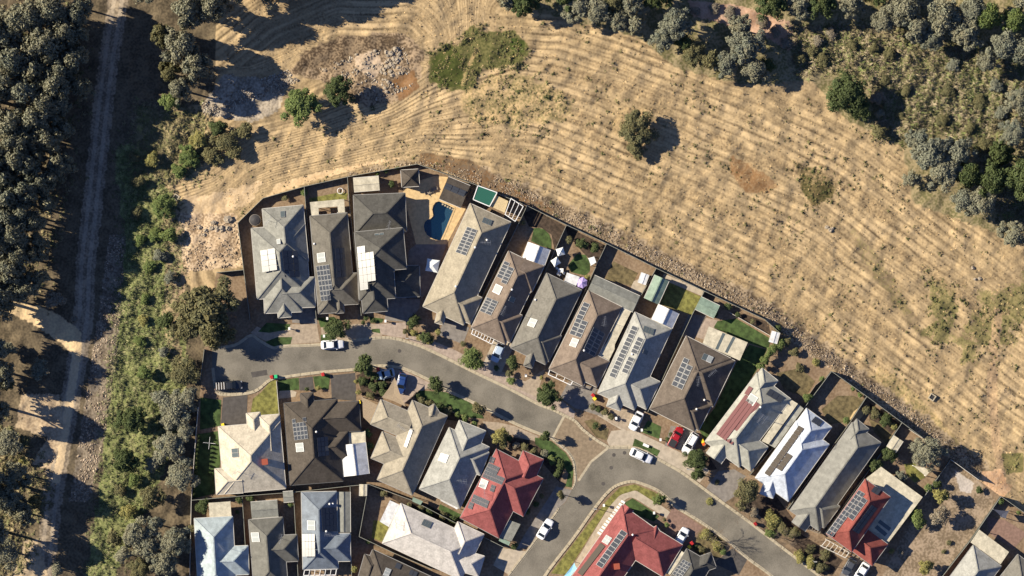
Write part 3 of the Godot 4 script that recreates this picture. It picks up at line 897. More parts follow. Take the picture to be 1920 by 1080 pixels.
func hip_block(o: Vector3, roof: SurfaceTool, wall: SurfaceTool, gut: SurfaceTool, cap: SurfaceTool, b: Array, eave: float, pitch: float, idx: int, overhang := 0.45) -> void:
	var f := block_frame(b, eave)
	var y := Vector3(0, idx * 0.006, 0)
	var p0: Vector3 = f.p0 - o + y; var p1: Vector3 = f.p1 - o + y
	var d: Vector3 = f.d; var n: Vector3 = f.n; var hw: float = f.hw
	var r0: float = hw * f.e0; var r1: float = hw * f.e1
	var rise := hw * tan(deg_to_rad(pitch))
	if r0 + r1 > f.l - 0.05:
		var k: float = (f.l - 0.05) / (r0 + r1)
		r0 *= k; r1 *= k
	var up := Vector3(0, rise, 0)
	var t0 := p0 + d * r0 + up; var t1 := p1 - d * r1 + up
	var a0 := p0 - n * hw; var b0 := p0 + n * hw; var a1 := p1 - n * hw; var b1 := p1 + n * hw
	poly_face(roof, [a0, a1, t1, t0], Vector3.UP, d)
	poly_face(roof, [b0, b1, t1, t0], Vector3.UP, d)
	poly_face(roof, [a0, b0, t0], -d + Vector3(0, 0.5, 0), n)
	poly_face(roof, [a1, b1, t1], d + Vector3(0, 0.5, 0), n)
	poly_face(roof, [a0, a1, b1, b0], Vector3.DOWN)
	var ring := [a0, a1, b1, b0]
	for i in 4:
		var u: Vector3 = ring[i]; var v: Vector3 = ring[(i + 1) % 4]
		var out: Vector3 = (u + v) * 0.5 - (p0 + p1) * 0.5
		if (i == 3 and f.e0 == 0.0) or (i == 1 and f.e1 == 0.0):
			continue
		var od: Vector3 = -n if i == 0 else (n if i == 2 else (d if i == 1 else -d))
		add_bar(gut, u + od * 0.045 - Vector3(0, 0.06, 0), v + od * 0.045 - Vector3(0, 0.06, 0), 0.09, 0.14)
	add_bar(cap, t0 + Vector3(0, 0.02, 0), t1 + Vector3(0, 0.02, 0), 0.24, 0.09)
	if f.e0 > 0:
		add_bar(cap, a0 + Vector3(0, 0.03, 0), t0 + Vector3(0, 0.02, 0), 0.2, 0.08)
		add_bar(cap, b0 + Vector3(0, 0.03, 0), t0 + Vector3(0, 0.02, 0), 0.2, 0.08)
	if f.e1 > 0:
		add_bar(cap, a1 + Vector3(0, 0.03, 0), t1 + Vector3(0, 0.02, 0), 0.2, 0.08)
		add_bar(cap, b1 + Vector3(0, 0.03, 0), t1 + Vector3(0, 0.02, 0), 0.2, 0.08)
	var ov := overhang + idx * 0.011
	var s0 := p0 + d * ov; var s1 := p1 - d * ov
	var w := hw - ov
	if w > 0.1:
		var c := [s0 - n * w, s1 - n * w, s1 + n * w, s0 + n * w]
		for i in 4:
			var u: Vector3 = c[i]; var v: Vector3 = c[(i + 1) % 4]
			var od2: Vector3 = (u + v) * 0.5 - (s0 + s1) * 0.5
			poly_face(wall, [u, v, Vector3(v.x, -o.y, v.z), Vector3(u.x, -o.y, u.z)], od2)
	if f.e0 == 0.0: poly_face(wall, [s0 - n * w, s0 + n * w, s0 + up * (w / hw)], -d)
	if f.e1 == 0.0: poly_face(wall, [s1 - n * w, s1 + n * w, s1 + up * (w / hw)], d)

var panel_meshes := {}
func panel_mesh(kind: String) -> ArrayMesh:
	if panel_meshes.has(kind):
		return panel_meshes[kind]
	var base := begin(); var top := begin()
	add_box(base, Vector3(0.5, 0.02, 0.5), Vector3(0.5, 0.02, 0.5))
	var g := 0.045
	poly_face(top, [Vector3(g, 0.046, g), Vector3(1 - g, 0.046, g), Vector3(1 - g, 0.046, 1 - g), Vector3(g, 0.046, 1 - g)], Vector3.UP)
	var fm: Material = M.pv_frame
	var tm: Material = M.pv
	if kind == "collector": tm = M.collector; fm = M.white
	if kind == "skylight": tm = M.skylight; fm = M.gutter_grey
	if kind == "dark": fm = M.pv_dark_frame
	if kind == "mat": tm = M.matting; fm = M.matting
	if kind == "maroon": tm = M.matting_maroon; fm = M.matting_maroon
	var am := ArrayMesh.new()
	base.set_material(fm); base.commit(am)
	top.set_material(tm); top.commit(am)
	panel_meshes[kind] = am
	return am

const PANEL_NAME := {"pv": "solar_panel", "dark": "solar_panel", "rack": "solar_panel", "collector": "water_heater_panel", "skylight": "skylight", "mat": "pool_heating_mat", "maroon": "pool_heating_mat"}

func panels(h: Dictionary, roof: Node3D, o: Vector3, a: Array) -> void:
	# [kind, x, y, ux, uy, vx, vy, nu, nv, skip...] in plan units over the roof
	var kind: String = a[0]
	var nu: int = a[7]; var nv: int = a[8]
	var e: float = h.e + 1.0
	var gu := 0.93 if nu > 1 else 1.0
	var gv := 0.95 if nv > 1 else 1.0
	# tilt racks are added: they turn arrays to mirror sun glare into the camera
	var rack := kind == "rack"
	var mid := W(a[1] + (a[3] + a[5]) * 0.5, a[2] + (a[4] + a[6]) * 0.5, e)
	var face := Vector3.UP
	var lift := 0.0
	if rack:
		mid.y = roof_height(h, mid)
		var el := deg_to_rad(SUN_EL)
		face = (Vector3(-0.963 * cos(el), sin(el), -0.27 * cos(el)) + (Vector3(0, CAM_H, 0) - mid).normalized()).normalized().rotated(Vector3.RIGHT, deg_to_rad(2.4))
		for c in [[0.0, 0.0], [1.0, 0.0], [0.0, 1.0], [1.0, 1.0]]:
			var w := W(a[1] + a[3] * c[0] + a[5] * c[1], a[2] + a[4] * c[0] + a[6] * c[1], e)
			lift = maxf(lift, roof_height(h, w) + 0.13 - (mid.y - ((w.x - mid.x) * face.x + (w.z - mid.z) * face.z) / face.y))
		for c in [[0.05, 0.05], [0.95, 0.05], [0.05, 0.95], [0.95, 0.95]]:
			var w := W(a[1] + a[3] * c[0] + a[5] * c[1], a[2] + a[4] * c[0] + a[6] * c[1], e)
			var top := mid.y + lift - ((w.x - mid.x) * face.x + (w.z - mid.z) * face.z) / face.y
			var ls := begin()
			add_bar(ls, Vector3(w.x, roof_height(h, w) - 0.05, w.z) - o, Vector3(w.x, top, w.z) - o, 0.05, 0.05)
			part("added_rack_leg", ls.commit(), M.steel, roof)
	for j in nv:
		for i in nu:
			if a.size() > 9 and a[9].has(j * nu + i):
				continue
			var q := []
			for c in [[0.0, 0.0], [1.0, 0.0], [0.0, 1.0]]:
				var u: float = (i + c[0] * gu) / nu
				var v: float = (j + c[1] * gv) / nv
				var w := W(a[1] + a[3] * u + a[5] * v, a[2] + a[4] * u + a[6] * v, e)
				w.y = roof_height(h, w) + 0.13 if not rack else mid.y + lift - ((w.x - mid.x) * face.x + (w.z - mid.z) * face.z) / face.y
				q.append(w)
			var eu: Vector3 = q[1] - q[0]; var ev: Vector3 = q[2] - q[0]
			var nn := ev.cross(eu).normalized()
			if nn.y < 0: nn = -nn
			part(PANEL_NAME[kind], panel_mesh("pv" if kind == "rack" else kind), null, roof, Transform3D(Basis(eu, nn, ev), q[0] - o))

func antenna_mesh() -> ArrayMesh:
	var st := begin()
	add_tube(st, [Vector3(0, -0.3, 0), Vector3(0, 2.0, 0)], [0.03, 0.025], 5)
	add_bar(st, Vector3(-1.0, 1.9, 0), Vector3(1.0, 1.9, 0), 0.035, 0.035)
	for i in 7:
		var x := -0.9 + i * 0.3
		var l := 0.55 - i * 0.05
		add_bar(st, Vector3(x, 1.9, -l), Vector3(x, 1.9, l), 0.025, 0.025)
	return st.commit()

func vent_mesh() -> ArrayMesh:
	var st := begin()
	add_tube(st, [Vector3(0, -0.2, 0), Vector3(0, 0.1, 0), Vector3(0, 0.2, 0), Vector3(0, 0.36, 0), Vector3(0, 0.44, 0)], [0.12, 0.14, 0.22, 0.2, 0.08], 9)
	return st.commit()

func make_house(h: Dictionary) -> Node3D:
	var c: Array = h.b[0]
	var o := W((c[0] + c[2]) * 0.5, (c[1] + c[3]) * 0.5)
	var t := thing(h.get("name", "house"), h.l, h.get("cat", "house"), o, h.get("group", ""))
	var roof := begin(); var wall := begin(); var gut := begin(); var cap := begin()
	var i := 0
	for b in h.b:
		hip_block(o, roof, wall, gut, cap, b, b[7] if b.size() > 7 else h.e, h.p, i, h.get("ov", 0.45))
		i += 1
	part("wall", wall.commit(), M[h.get("w", "render")], t)
	var r := part("roof", roof.commit(), M[h.m], t)
	part("gutter", gut.commit(), M[h.get("g", "gutter_white")], t)
	part("ridge_capping", cap.commit(), M[h.get("c", h.m)], r)
	for a in h.get("pv", []):
		panels(h, r, o, a)
	for a in h.get("ant", []):
		var w := W(a[0], a[1], h.e + 1.0)
		w.y = roof_height(h, w)
		part("antenna", M.antenna, M.steel, r, Transform3D(Basis(Vector3.UP, a[0] * 0.7), w - o))
	for a in h.get("vent", []):
		var w := W(a[0], a[1], h.e + 1.0)
		w.y = roof_height(h, w)
		part("roof_vent", M.vent, M.white, r, Transform3D(Basis(), w - o))
	for a in h.get("chim", []):
		var w := W(a[0], a[1], h.e + 1.0)
		w.y = roof_height(h, w)
		var st := begin()
		add_box(st, Vector3(0, 0.3, 0), Vector3(0.5, 0.7, 0.5))
		add_box(st, Vector3(0, 1.06, 0), Vector3(0.58, 0.07, 0.58))
		part("chimney", st.commit(), M.chimney, r, Transform3D(Basis(Vector3.UP, 0.1), w - o))
	return t

func make_houses() -> void:
	M.antenna = antenna_mesh()
	M.vent = vent_mesh()
	var hs := [
	{"l": "grey tiled house at the paddock corner beside the round dark water tank", "m": "roof_grey", "g": "gutter_white", "e": 2.7, "p": 30.0, "b": [[521,424,532,557,100,1,1],[530,388,540,494,77,1,1],[527,495,531,586,70,0,1.3],[531,560,534,595,25,0,1],[530,550,590,547.5,56,0,1]],
		"pv": [["rack",488,470,13,-2,5,41,1,4],["rack",502,467.5,14,-2,5,41,1,4],["dark",530,470,28,0,5,50,3,4],["skylight",525,396,9,-1,1,12,1,1],["collector",519,449,7,-1,1,9,1,1]], "ant": [[504,414]], "vent": [[550,481]]},
	{"l": "narrow mink brown tiled house with four rows of solar panels beside the cream patio cover", "m": "roof_mink", "g": "gutter_grey", "e": 2.7, "p": 30.0, "b": [[616,402,631,573,70,1,1.1],[611,520,616,587,38,0,1],[625,543,671,541,58,0,1],[635,560,637.5,587,16,0,1]],
		"pv": [["pv",592.5,499,25,-3,10,66,4,7,[23,27]],["collector",594,475,15,-2,2,18,1,2],["dark",628,466,18,-2,4,55,2,5]], "vent": [[589,457]]},
	{"l": "two-storey charcoal house with a big pale solar array by the pool yard", "m": "roof_char", "g": "gutter_grey", "e": 5.3, "p": 30.0, "b": [[710,431,717,508,91,1,1.2],[703,480,708,561,67,0,1],[699,530,704,585,47,0,1],[664,402,761,398,72,1,1,2.8],[722,529,787,527,58,0,1,2.7]],
		"pv": [["rack",669,463,31,-5,7,82,4,6,[2,3,22,23]],["skylight",702,438,18,-2,1.5,14,2,1]], "ant": [[729,423]]},
	{"l": "long tan tiled house beside the swimming pool with sixteen solar panels", "m": "roof_tan", "g": "gutter_white", "e": 2.7, "p": 30.0, "b": [[920,399,831,592,84,1,1.15],[844,561,893,583,54,0,1],[830,578,823,607,16,0,1]],
		"pv": [["pv",876,425,20,7,-22,48,2,8],["skylight",907,407,17,6.5,-4,10,3,1]], "ant": [[911,455]], "vent": [[913,450],[891,464],[855,537]]},
	{"l": "pinkish brown tiled house with two solar arrays and a white railed porch", "m": "roof_pink", "g": "gutter_white", "e": 2.7, "p": 30.0, "b": [[985,486,915,630,70,1,1.1],[973,506,1009,523,54,0,1],[923,596,968,617,56,0,1]],
		"pv": [["pv",946,489,22,9,-18,36,2,6,[1,10]],["pv",913,557,22,9,-14,26,2,5],["collector",930,532,13,6,-7,15,1,1],["skylight",957,555,10,4,-4,9,1,1]], "ant": [[944,582]], "vent": [[960,543]]},
	{"l": "stone grey tiled house with one white water heater panel behind the purple umbrella yard", "m": "roof_stone", "g": "gutter_grey", "e": 2.7, "p": 30.0, "b": [[1058,528,990,668,73,1,1.1],[1003,635,1041,654,54,0,1],[1000,655,990,688,17,0,1]],
		"pv": [["collector",995,596,13,4,-7,14.5,1,2]], "vent": [[1004,562]]},
	{"l": "pinkish tiled house with dark solar panels on both slopes and a cream verandah strip", "m": "roof_pink", "g": "gutter_white", "e": 2.7, "p": 30.0, "b": [[1135,560,1061,708,71,1,1.1],[1088,681,1131,702,54,0,1]],
		"pv": [["pv",1095,566,11.5,4.5,-15,30,1,4],["pv",1081,596,22,8,-13.5,30,2,4],["collector",1074,633,12,4,-7,15,1,2],["pv",1113,613,22,13,-20,44,2,6]], "ant": [[1133,602]], "vent": [[1095,657]]},
	{"l": "pale grey tiled house with two long single-file rows of solar panels", "m": "roof_pale", "g": "gutter_white", "e": 2.7, "p": 30.0, "b": [[1225,601,1155,753,76,1,1],[1183,721,1225,742,58,0,1],[1165,722,1150,766,27,0,1]],
		"pv": [["pv",1186,610,11,4.5,-44,95,1,13],["pv",1196,631,11,4.5,-31,66,1,9,[4]],["skylight",1208,610,20,7,-4,12,4,1],["skylight",1207,654,9,4,-3,8,1,1]], "vent": [[1185,664]]},
	{"l": "wide cocoa brown tiled house beside the flat cream patio with dark strips", "m": "roof_cocoa", "g": "gutter_white", "e": 2.7, "p": 30.0, "b": [[1329,651,1260,788,94,1,1],[1300,692,1358,720,95,0,1],[1275,760,1322,784,52,0,1]],
		"pv": [["pv",1283,670,20,9,-24,52,2,6,[1]],["skylight",1320,662,9,4,-6,11,1,1],["collector",1329,666,9,4,-6,11,1,1]], "ant": [[1334,699],[1308,714]], "vent": [[1321,750],[1306,767]]},
	{"l": "pale metal roofed house with a maroon pool heating mat on its slope", "m": "roof_mist", "g": "gutter_white", "e": 2.8, "p": 30.0, "b": [[1451,724,1354,852,80,1,1],[1368,821,1424,861,56,0,1],[1370,815,1338,860,34,0,0],[1415,738,1444,702,38,0,1]],
		"pv": [["maroon",1398,740,29,20,-55,74,5,1],["maroon",1405,724,7,4,-9,14,1,1],["collector",1408,737,13,9,-10,15,1,1],["dark",1444,729,28,17,-8,10,3,1]], "ant": [[1424,784],[1433,787]], "vent": [[1425,763]]},
	{"l": "white metal roofed house with one long dark strip of panels and bluish slopes", "m": "roof_sky", "g": "gutter_white", "e": 2.8, "p": 30.0, "b": [[1524,811,1447,918,76,1,1],[1536,783,1495,838,59,1,0],[1452,890,1437,930,26,0,1]],
		"pv": [["mat",1498,798,9.5,5.5,-65,90,1,12],["mat",1476,849,9.5,5.5,-21,29,1,4],["dark",1529,781,15,10,-8,9,3,1]], "ant": [[1528,824]]},
	{"l": "long plain dove grey metal roofed house without any panels", "m": "roof_dove", "g": "gutter_grey", "e": 2.8, "p": 30.0, "b": [[1625,811,1508,976,66,1,1],[1525,944,1560,970,50,0,1],[1535,935,1497,988,30,0,0],[1594,824,1618,795,30,0,1]]},
	{"l": "two-storey brick red tiled house beside the wide flat cream patio", "m": "roof_brick", "g": "gutter_grey", "e": 5.4, "p": 30.0, "b": [[1646,915,1573,1018,58,1,1],[1611,1012,1650,1041,50,0,1,3.2]],
		"pv": [["pv",1611,919,11,7,-61,82,2,11],["pv",1618,932,8,6,-28,38,1,5],["dark",1634,946,12,8,-36,48,2,6],["dark",1641,912,13,8,-8,9,2,1]]},
	{"l": "grey tiled house with a cream metal patio cover below the vacant lot", "m": "roof_pale", "g": "gutter_grey", "e": 2.7, "p": 30.0, "b": [[1851,1042,1795,1118,66,1,1]]},
	{"l": "grey tiled house at the far south-east edge beyond the brown yard", "m": "roof_stone", "g": "gutter_grey", "e": 2.7, "p": 30.0, "b": [[1932,1058,1875,1130,60,1,1]]},
	{"l": "red tiled corner house with stepping stone path along its wall", "m": "roof_red", "g": "gutter_white", "e": 2.8, "p": 30.0, "b": [[1199,970,1095,1118,80,1,1],[1179,951,1150,991,21,0,0],[1190,1008,1262,1052,70,0,1],[1210,1020,1240,1000,34,0,1]],
		"pv": [["pv",1165,992.5,11,6.5,-48,66,1,9],["mat",1126,1018,8.5,6,-43,56,1,1],["collector",1137,1003,11,6,-9,13,2,2]], "vent": [[1186,1002]], "chim": [[1156,1061]]},
	{"l": "bluish grey metal roofed house with a large pale solar array and side verandah", "m": "roof_blue", "g": "gutter_white", "e": 2.7, "p": 30.0, "b": [[598,922,601,1067,66,1,1],[603,1027,657,1026,52,0,1]],
		"pv": [["rack",566,1002,25,-1,1,42,4,3],["collector",576,976,15,0,0.5,18,1,2],["dark",603,952,28,0,2,45,4,4]], "ant": [[619,1002]], "vent": [[618,945],[624,945],[612,996]]},
	{"l": "khaki grey metal roofed house behind a weathered translucent patio cover", "m": "roof_slate", "g": "gutter_grey", "e": 2.7, "p": 30.0, "b": [[498,972,508,1102,64,1,1],[503,1030,558,1027,50,0,1]],
		"pv": [["collector",470,999,15,-1,2.5,18,1,2]], "ant": [[527,1010]]},
	{"l": "icy pale blue metal roofed house beside the creek with a ribbed cream patio cover", "m": "roof_ice", "g": "gutter_white", "e": 2.7, "p": 30.0, "b": [[400,970,408,1112,72,1,1],[403,1052,466,1050,54,0,1]], "ant": [[416,1025]]},
	{"l": "cream tiled house with a red square chimney and a slatted side lawn", "m": "roof_cream", "g": "gutter_white", "e": 2.7, "p": 30.0, "b": [[467,795,478,921,116,1,1],[455,900,404,903,48,0,1],[504,778,509,845,40,1,0],[474.5,774,479,822,26,1,0]],
		"pv": [["skylight",434,841,13,-1.5,1.5,17,1,2]], "ant": [[445,884]], "chim": [[498,865]]},
	{"l": "dark brown tiled house with a four-column solar array opposite the cul-de-sac lawn", "m": "roof_brown", "g": "gutter_dark", "e": 2.7, "p": 30.0, "b": [[582,752,594,906,100,1,1],[590,785,675,780,56,0,1],[575,737,579,785,24,1,0],[590,840,655,834,52,0,1]],
		"pv": [["pv",547.5,786,27,-4,5,40,4,5,[1,2]],["collector",554,831,15,-1.5,2,17,1,2],["dark",595,820,20,-2,3,36,3,4]], "vent": [[594,809]]},
	{"l": "taupe tiled house with many hips beside the triangular tan shade sail", "m": "roof_taupe", "g": "gutter_grey", "e": 2.7, "p": 30.0, "b": [[806,765,740,914,72,1,1],[704,772,770,800,50,1,0],[706,834,762,858,54,1,0],[790,790,822,770,30,0,1]],
		"pv": [["skylight",769,803,6,2.5,-12,34,1,1]], "ant": [[753,801]]},
	{"l": "soft grey tiled house with a white folded patio roof in its back yard", "m": "roof_pale", "g": "gutter_white", "e": 2.7, "p": 30.0, "b": [[880,820,824,935,84,1,1],[866,848,886,798,54,0,1],[868,854,909,870,46,0,1]],
		"pv": [["collector",827,849,15,4.5,-6,15,1,2]], "ant": [[866,901]]},
	{"l": "rose red tiled house with staggered dark solar strips by the paved threshold", "m": "roof_red", "g": "gutter_grey", "e": 2.7, "p": 30.0, "b": [[967,861,899,990,82,1,1],[943,903,1000,933,80,0,1],[982,895,1000,853,42,0,1]],
		"pv": [["dark",917,868,21,9,-7.5,14,5,2],["dark",910,882,37,14,-6,13,8,2],["dark",888,927,30,12,-5,14,6,2],["dark",920,856,9,3,-4,11,2,2],["dark",922,908,8,3,-4,12,2,2],["dark",881,941,8,3,-4,12,2,2],["collector",903,897,13,5,-6,16,1,2]], "ant": [[909,925]]},
	{"l": "large white tiled house with a single grey skylight on its slope", "m": "roof_white", "g": "gutter_white", "e": 2.7, "p": 30.0, "b": [[734,981,882,1050,82,1,1],[860,1038,883,990,55,0,1],[862,1050,903,1062,40,0,1]],
		"pv": [["skylight",795,973,16,7,-5.5,11,3,1]], "ant": [[743,982]]},
	{"l": "charcoal tiled house with two small gables at the south edge", "m": "roof_brown", "g": "gutter_grey", "e": 2.7, "p": 30.0, "b": [[684,1062,800,1116,70,1,1],[701,1044,688,1090,36,1,0],[733,1052,716,1095,34,1,0]],
		"pv": [["collector",724,1064,10,4,-7,16,1,3],["dark",744,1055,9,4,-4,9,1,1],["dark",770,1068,14,6,-4,9,2,1]]},
	{"l": "small charcoal tiled house with a three-wide solar array beside the cream strip roof", "m": "roof_char", "g": "gutter_grey", "e": 2.7, "p": 30.0, "b": [[1312,1043,1270,1115,56,1,1],[1310,1060,1338,1050,30,0,1]],
		"pv": [["pv",1281,1049,16,8,-20,28,3,5]]},
	]
	var count := 0
	for h in hs:
		h.w = ["render", "brick", "render", "brick"][count % 4]
		make_house(h)
		count += 1

# ---------- sheds, patio covers, sails, pergolas ----------
func flat_roof(called: String, label: String, cat: String, pts: Array, h: float, m: String, strips := [], border := "") -> Node3D:
	var p := V2(pts)
	var c := Vector2.ZERO
	for q in p: c += q / p.size()
	var o := W(c.x, c.y)
	var t := thing(called, label, cat, o)
	var top := PackedVector3Array()
	for q in p: top.append(W(q.x, q.y, h) - o)
	var st := begin()
	slab(st, top, 0.12)
	var r := part("roof_sheet", st.commit(), M[m], t)
	for i in p.size():
		var ps := begin()
		var q := top[i].lerp(W(c.x, c.y, h) - o, 0.06)
		add_bar(ps, Vector3(q.x, 0, q.z), Vector3(q.x, h - 0.13, q.z), 0.11, 0.11)
		part("post", ps.commit(), M.white if m != "sheet_green" else M.fence, t)
	if border != "":
		var bs := begin()
		for i in top.size():
			add_bar(bs, top[i] - Vector3(0, 0.02, 0), top[(i + 1) % top.size()] - Vector3(0, 0.02, 0), 0.16, 0.2)
		part("edge_beam", bs.commit(), M[border], t)
	for s in strips:
		var q := V2(s)
		var g := begin()
		var tp := PackedVector3Array()
		for v in q: tp.append(W(v.x, v.y, h) - o + Vector3(0, 0.02, 0))
		slab(g, tp, 0.015)
		part("skylight_strip", g.commit(), M.skylight, t)
	return t

func sail(called: String, label: String, pts: Array, hs: Array, m: String) -> void:
	# a stretched cloth: a sagging grid between corner posts
	var p := V2(pts)
	var c := Vector2.ZERO
	for q in p: c += q / p.size()
	var o := W(c.x, c.y)
	var t := thing(called, label, "shade sail", o)
	var st := begin()
	var mid := W(c.x, c.y, 2.5) - o
	var hm := 0.0
	for h in hs: hm += h / hs.size()
	mid.y = hm - 0.12
	for i in p.size():
		var j := (i + 1) % p.size()
		var a := W(p[i].x, p[i].y, hs[i]) - o; var b := W(p[j].x, p[j].y, hs[j]) - o
		var e := a.lerp(b, 0.5).lerp(mid, 0.1)
		for q in [[a, e], [e, b]]:
			poly_face(st, [q[0], q[1], mid], Vector3.UP)
			poly_face(st, [q[0] - Vector3(0, 0.015, 0), q[1] - Vector3(0, 0.015, 0), mid - Vector3(0, 0.015, 0)], Vector3.DOWN)
		var ps := begin()
		add_tube(ps, [Vector3(a.x, 0, a.z), a], [0.05, 0.05], 6)
		part("post", ps.commit(), M.steel, t)
	part("cloth", st.commit(), M[m], t)

func pergola(label: String, pts: Array, h: float, n: int, m: String) -> void:
	var p := V2(pts)
	var o := W((p[0].x + p[2].x) * 0.5, (p[0].y + p[2].y) * 0.5)
	var t := thing("pergola", label, "pergola", o)
	var c := []
	for q in p: c.append(W(q.x, q.y, h) - o)
	for i in 4:
		var ps := begin()
		add_bar(ps, Vector3(c[i].x, 0, c[i].z), c[i], 0.12, 0.12)
		part("post", ps.commit(), M[m], t)
	for e in [[0, 1], [3, 2], [1, 2], [0, 3]]:
		var bs := begin()
		add_bar(bs, c[e[0]], c[e[1]], 0.14, 0.2)
		part("beam", bs.commit(), M[m], t)
	for i in n:
		var k := (i + 1.0) / (n + 1.0)
		var bs := begin()
		add_bar(bs, c[0].lerp(c[1], k) + Vector3(0, 0.14, 0), c[3].lerp(c[2], k) + Vector3(0, 0.14, 0), 0.1, 0.14)
		part("rafter", bs.commit(), M[m], t)

func umbrella(x: float, y: float, r: float, m: String, label: String, sides := 4, turn := 0.5) -> void:
	var o := W(x, y, 2.2); o.y = 0
	var t := thing("garden_umbrella", label, "umbrella", o)
	var ps := begin()
	add_tube(ps, [Vector3.ZERO, Vector3(0, 2.75, 0)], [0.035, 0.03], 6)
	add_tube(ps, [Vector3.ZERO, Vector3(0, 0.1, 0)], [0.3, 0.28], 10)
	part("pole", ps.commit(), M.steel, t)
	var st := begin()
	var top := Vector3(0, 2.75, 0)
	for i in sides:
		var a := TAU * i / sides + turn; var b := TAU * (i + 1) / sides + turn
		var pa := Vector3(cos(a) * r, 2.15, sin(a) * r); var pb := Vector3(cos(b) * r, 2.15, sin(b) * r)
		var e := (pa + pb) * 0.5 * 0.95 + Vector3(0, 0.1, 0)
		poly_face(st, [top, pa, e], Vector3.UP); poly_face(st, [top, e, pb], Vector3.UP)
		poly_face(st, [pa, pb, pb - Vector3(0, 0.12, 0), pa - Vector3(0, 0.12, 0)], pa + pb)
	part("canopy", st.commit(), M[m], t)

func make_outbuildings() -> void:
	var g := "garden sheds"
	for s in [
		["garden_shed", "white flat-pitched shed behind the charcoal two-storey house", "shed", [[663,347,711,343,26,0,0]], 2.2, 6.0, "sheet_cream", "render"],
		["gazebo", "small brown hipped gazebo at the back corner of the pool terrace", "gazebo", [[768,318,770,350,33,1,1]], 2.4, 28.0, "roof_brown", "timber"],
		["pool_pavilion", "open brown pavilion with six solar panels beside the swimming pool", "pavilion", [[832,352,873,369,45,0,0]], 2.5, 18.0, "roof_brown", "timber"],
		["patio_cover", "white and grey gabled patio cover beside the round lawn", "patio cover", [[1011,461,1000,491,44,0,0]], 2.5, 24.0, "sheet_white", "render"],
		["patio_cover", "mottled gabled patio roof behind the pinkish house with two-sided panels", "patio cover", [[1108,531,1193,570,33,0,0]], 2.6, 22.0, "sheet_grey", "render"],
		["garden_shed", "mint green gabled shed beside the olive lawn", "shed", [[1241,521,1221,565,29,0,0]], 2.3, 22.0, "sheet_green", "render"],
		["garden_shed", "mint green shed against the back fence beside the bare brick paving", "shed", [[1309,568,1344,585,26,0,0]], 2.3, 12.0, "sheet_green", "render"],
		["patio_cover", "white and blue-grey gabled patio cover behind the pale house with long panel rows", "patio cover", [[1254,579,1241,607,42,0,0]], 2.6, 24.0, "sheet_white", "render"],
		["side_verandah", "narrow two-tone verandah roof along the bluish grey house", "verandah", [[644,922,644.5,998,25,0,0]], 2.4, 12.0, "sheet_grey", "brick"],
		["patio_cover", "weathered whitish translucent patio cover behind the khaki roofed house", "patio cover", [[471,957,521,953,31,0,0]], 2.4, 9.0, "sheet_grey", "render"],
		["patio_cover", "white and grey gabled patio cover beside the dark brown house", "patio cover", [[661,832,668,891,49,0,0]], 2.6, 22.0, "sheet_white", "render"],
		["garden_shed", "small grey square shed against the long lot fence", "shed", [[531,932,550,930.5,20,0,0]], 2.1, 7.0, "sheet_grey", "render"],
		["garden_shed", "small cream shed in the fence corner near the washing yard", "shed", [[681,908,680.5,930,13,0,0]], 2.1, 6.0, "sheet_cream", "render"],
		["garden_shed", "plain pale shed beside the thick shrubs of the long grey house", "shed", [[1685,822,1671,843,20,0,0]], 2.2, 5.0, "sheet_cream", "render"],
		["garden_shed", "white cube shed at the end of the cream retaining wall", "shed", [[1455,622,1449,643,15,0,0]], 2.2, 5.0, "sheet_white", "render"],
		["garden_shed", "little white box shed on concrete by the brownish lawn", "shed", [[1210,513,1203,532,15,0,0]], 2.0, 5.0, "sheet_white", "render"]]:
		var h := {"name": s[0], "l": s[1], "cat": s[2], "b": s[3], "e": s[4], "p": s[5], "m": s[6], "w": s[7], "ov": 0.12}
		if s[0] == "pool_pavilion":
			h.pv = [["dark",837,343,38,16,-5,10.5,3,2]]
		make_house(h)
	flat_roof("patio_cover", "cream U-shaped patio cover behind the narrow brown house", "patio cover", [581,379, 645,373, 647,398, 634,399, 633,387, 597,390, 598,403, 584,404], 2.5, "sheet_cream")
	flat_roof("shade_roof", "green cloth roof with white border beside the pool pavilion", "shade roof", [896,348, 932,361, 918,387, 887,374], 2.6, "cloth_green", [], "white")
	flat_roof("shade_roof", "plain cream cloth roof next to the green cloth roof", "shade roof", [932,367, 953,377, 946,399, 920,387], 2.3, "cloth_cream")
	flat_roof("verandah_roof", "long stepped cream verandah roof along the pinkish two-array house", "verandah", [1169,576, 1184,583, 1153,645, 1152,655, 1141,677, 1123,668, 1129,653, 1137,643], 2.45, "sheet_cream")
	flat_roof("patio_cover", "flat cream patio cover with two dark skylight strips", "patio cover", [1329,612, 1402,642, 1387,676, 1317,645], 2.5, "sheet_cream", [[1355,624, 1360,626, 1346,656, 1341,654], [1374,631, 1379,633, 1364,662, 1359,660]])
	flat_roof("verandah_roof", "straight cream verandah roof beside the maroon matted house", "verandah", [1483,749, 1496,757, 1441,833, 1428,827], 2.75, "sheet_cream")
	flat_roof("verandah_roof", "pale grey lower lean-to roof along the cream verandah", "verandah", [1497,758, 1507,766, 1453,840, 1442,834], 2.35, "roof_mist")
	flat_roof("patio_cover", "very wide flat cream patio roof wrapped round the brick red house", "patio cover", [1624,897, 1652,875, 1730,932, 1664,1020, 1628,994, 1668,934], 2.55, "sheet_cream", [[1640,990, 1645,984, 1664,1000, 1659,1006], [1646,980, 1650,974, 1671,990, 1667,996]])
	flat_roof("patio_cover", "cream sloping metal patio cover above the grey house below the vacant lot", "patio cover", [1836,993, 1892,1035, 1876,1058, 1820,1017], 2.6, "sheet_cream")
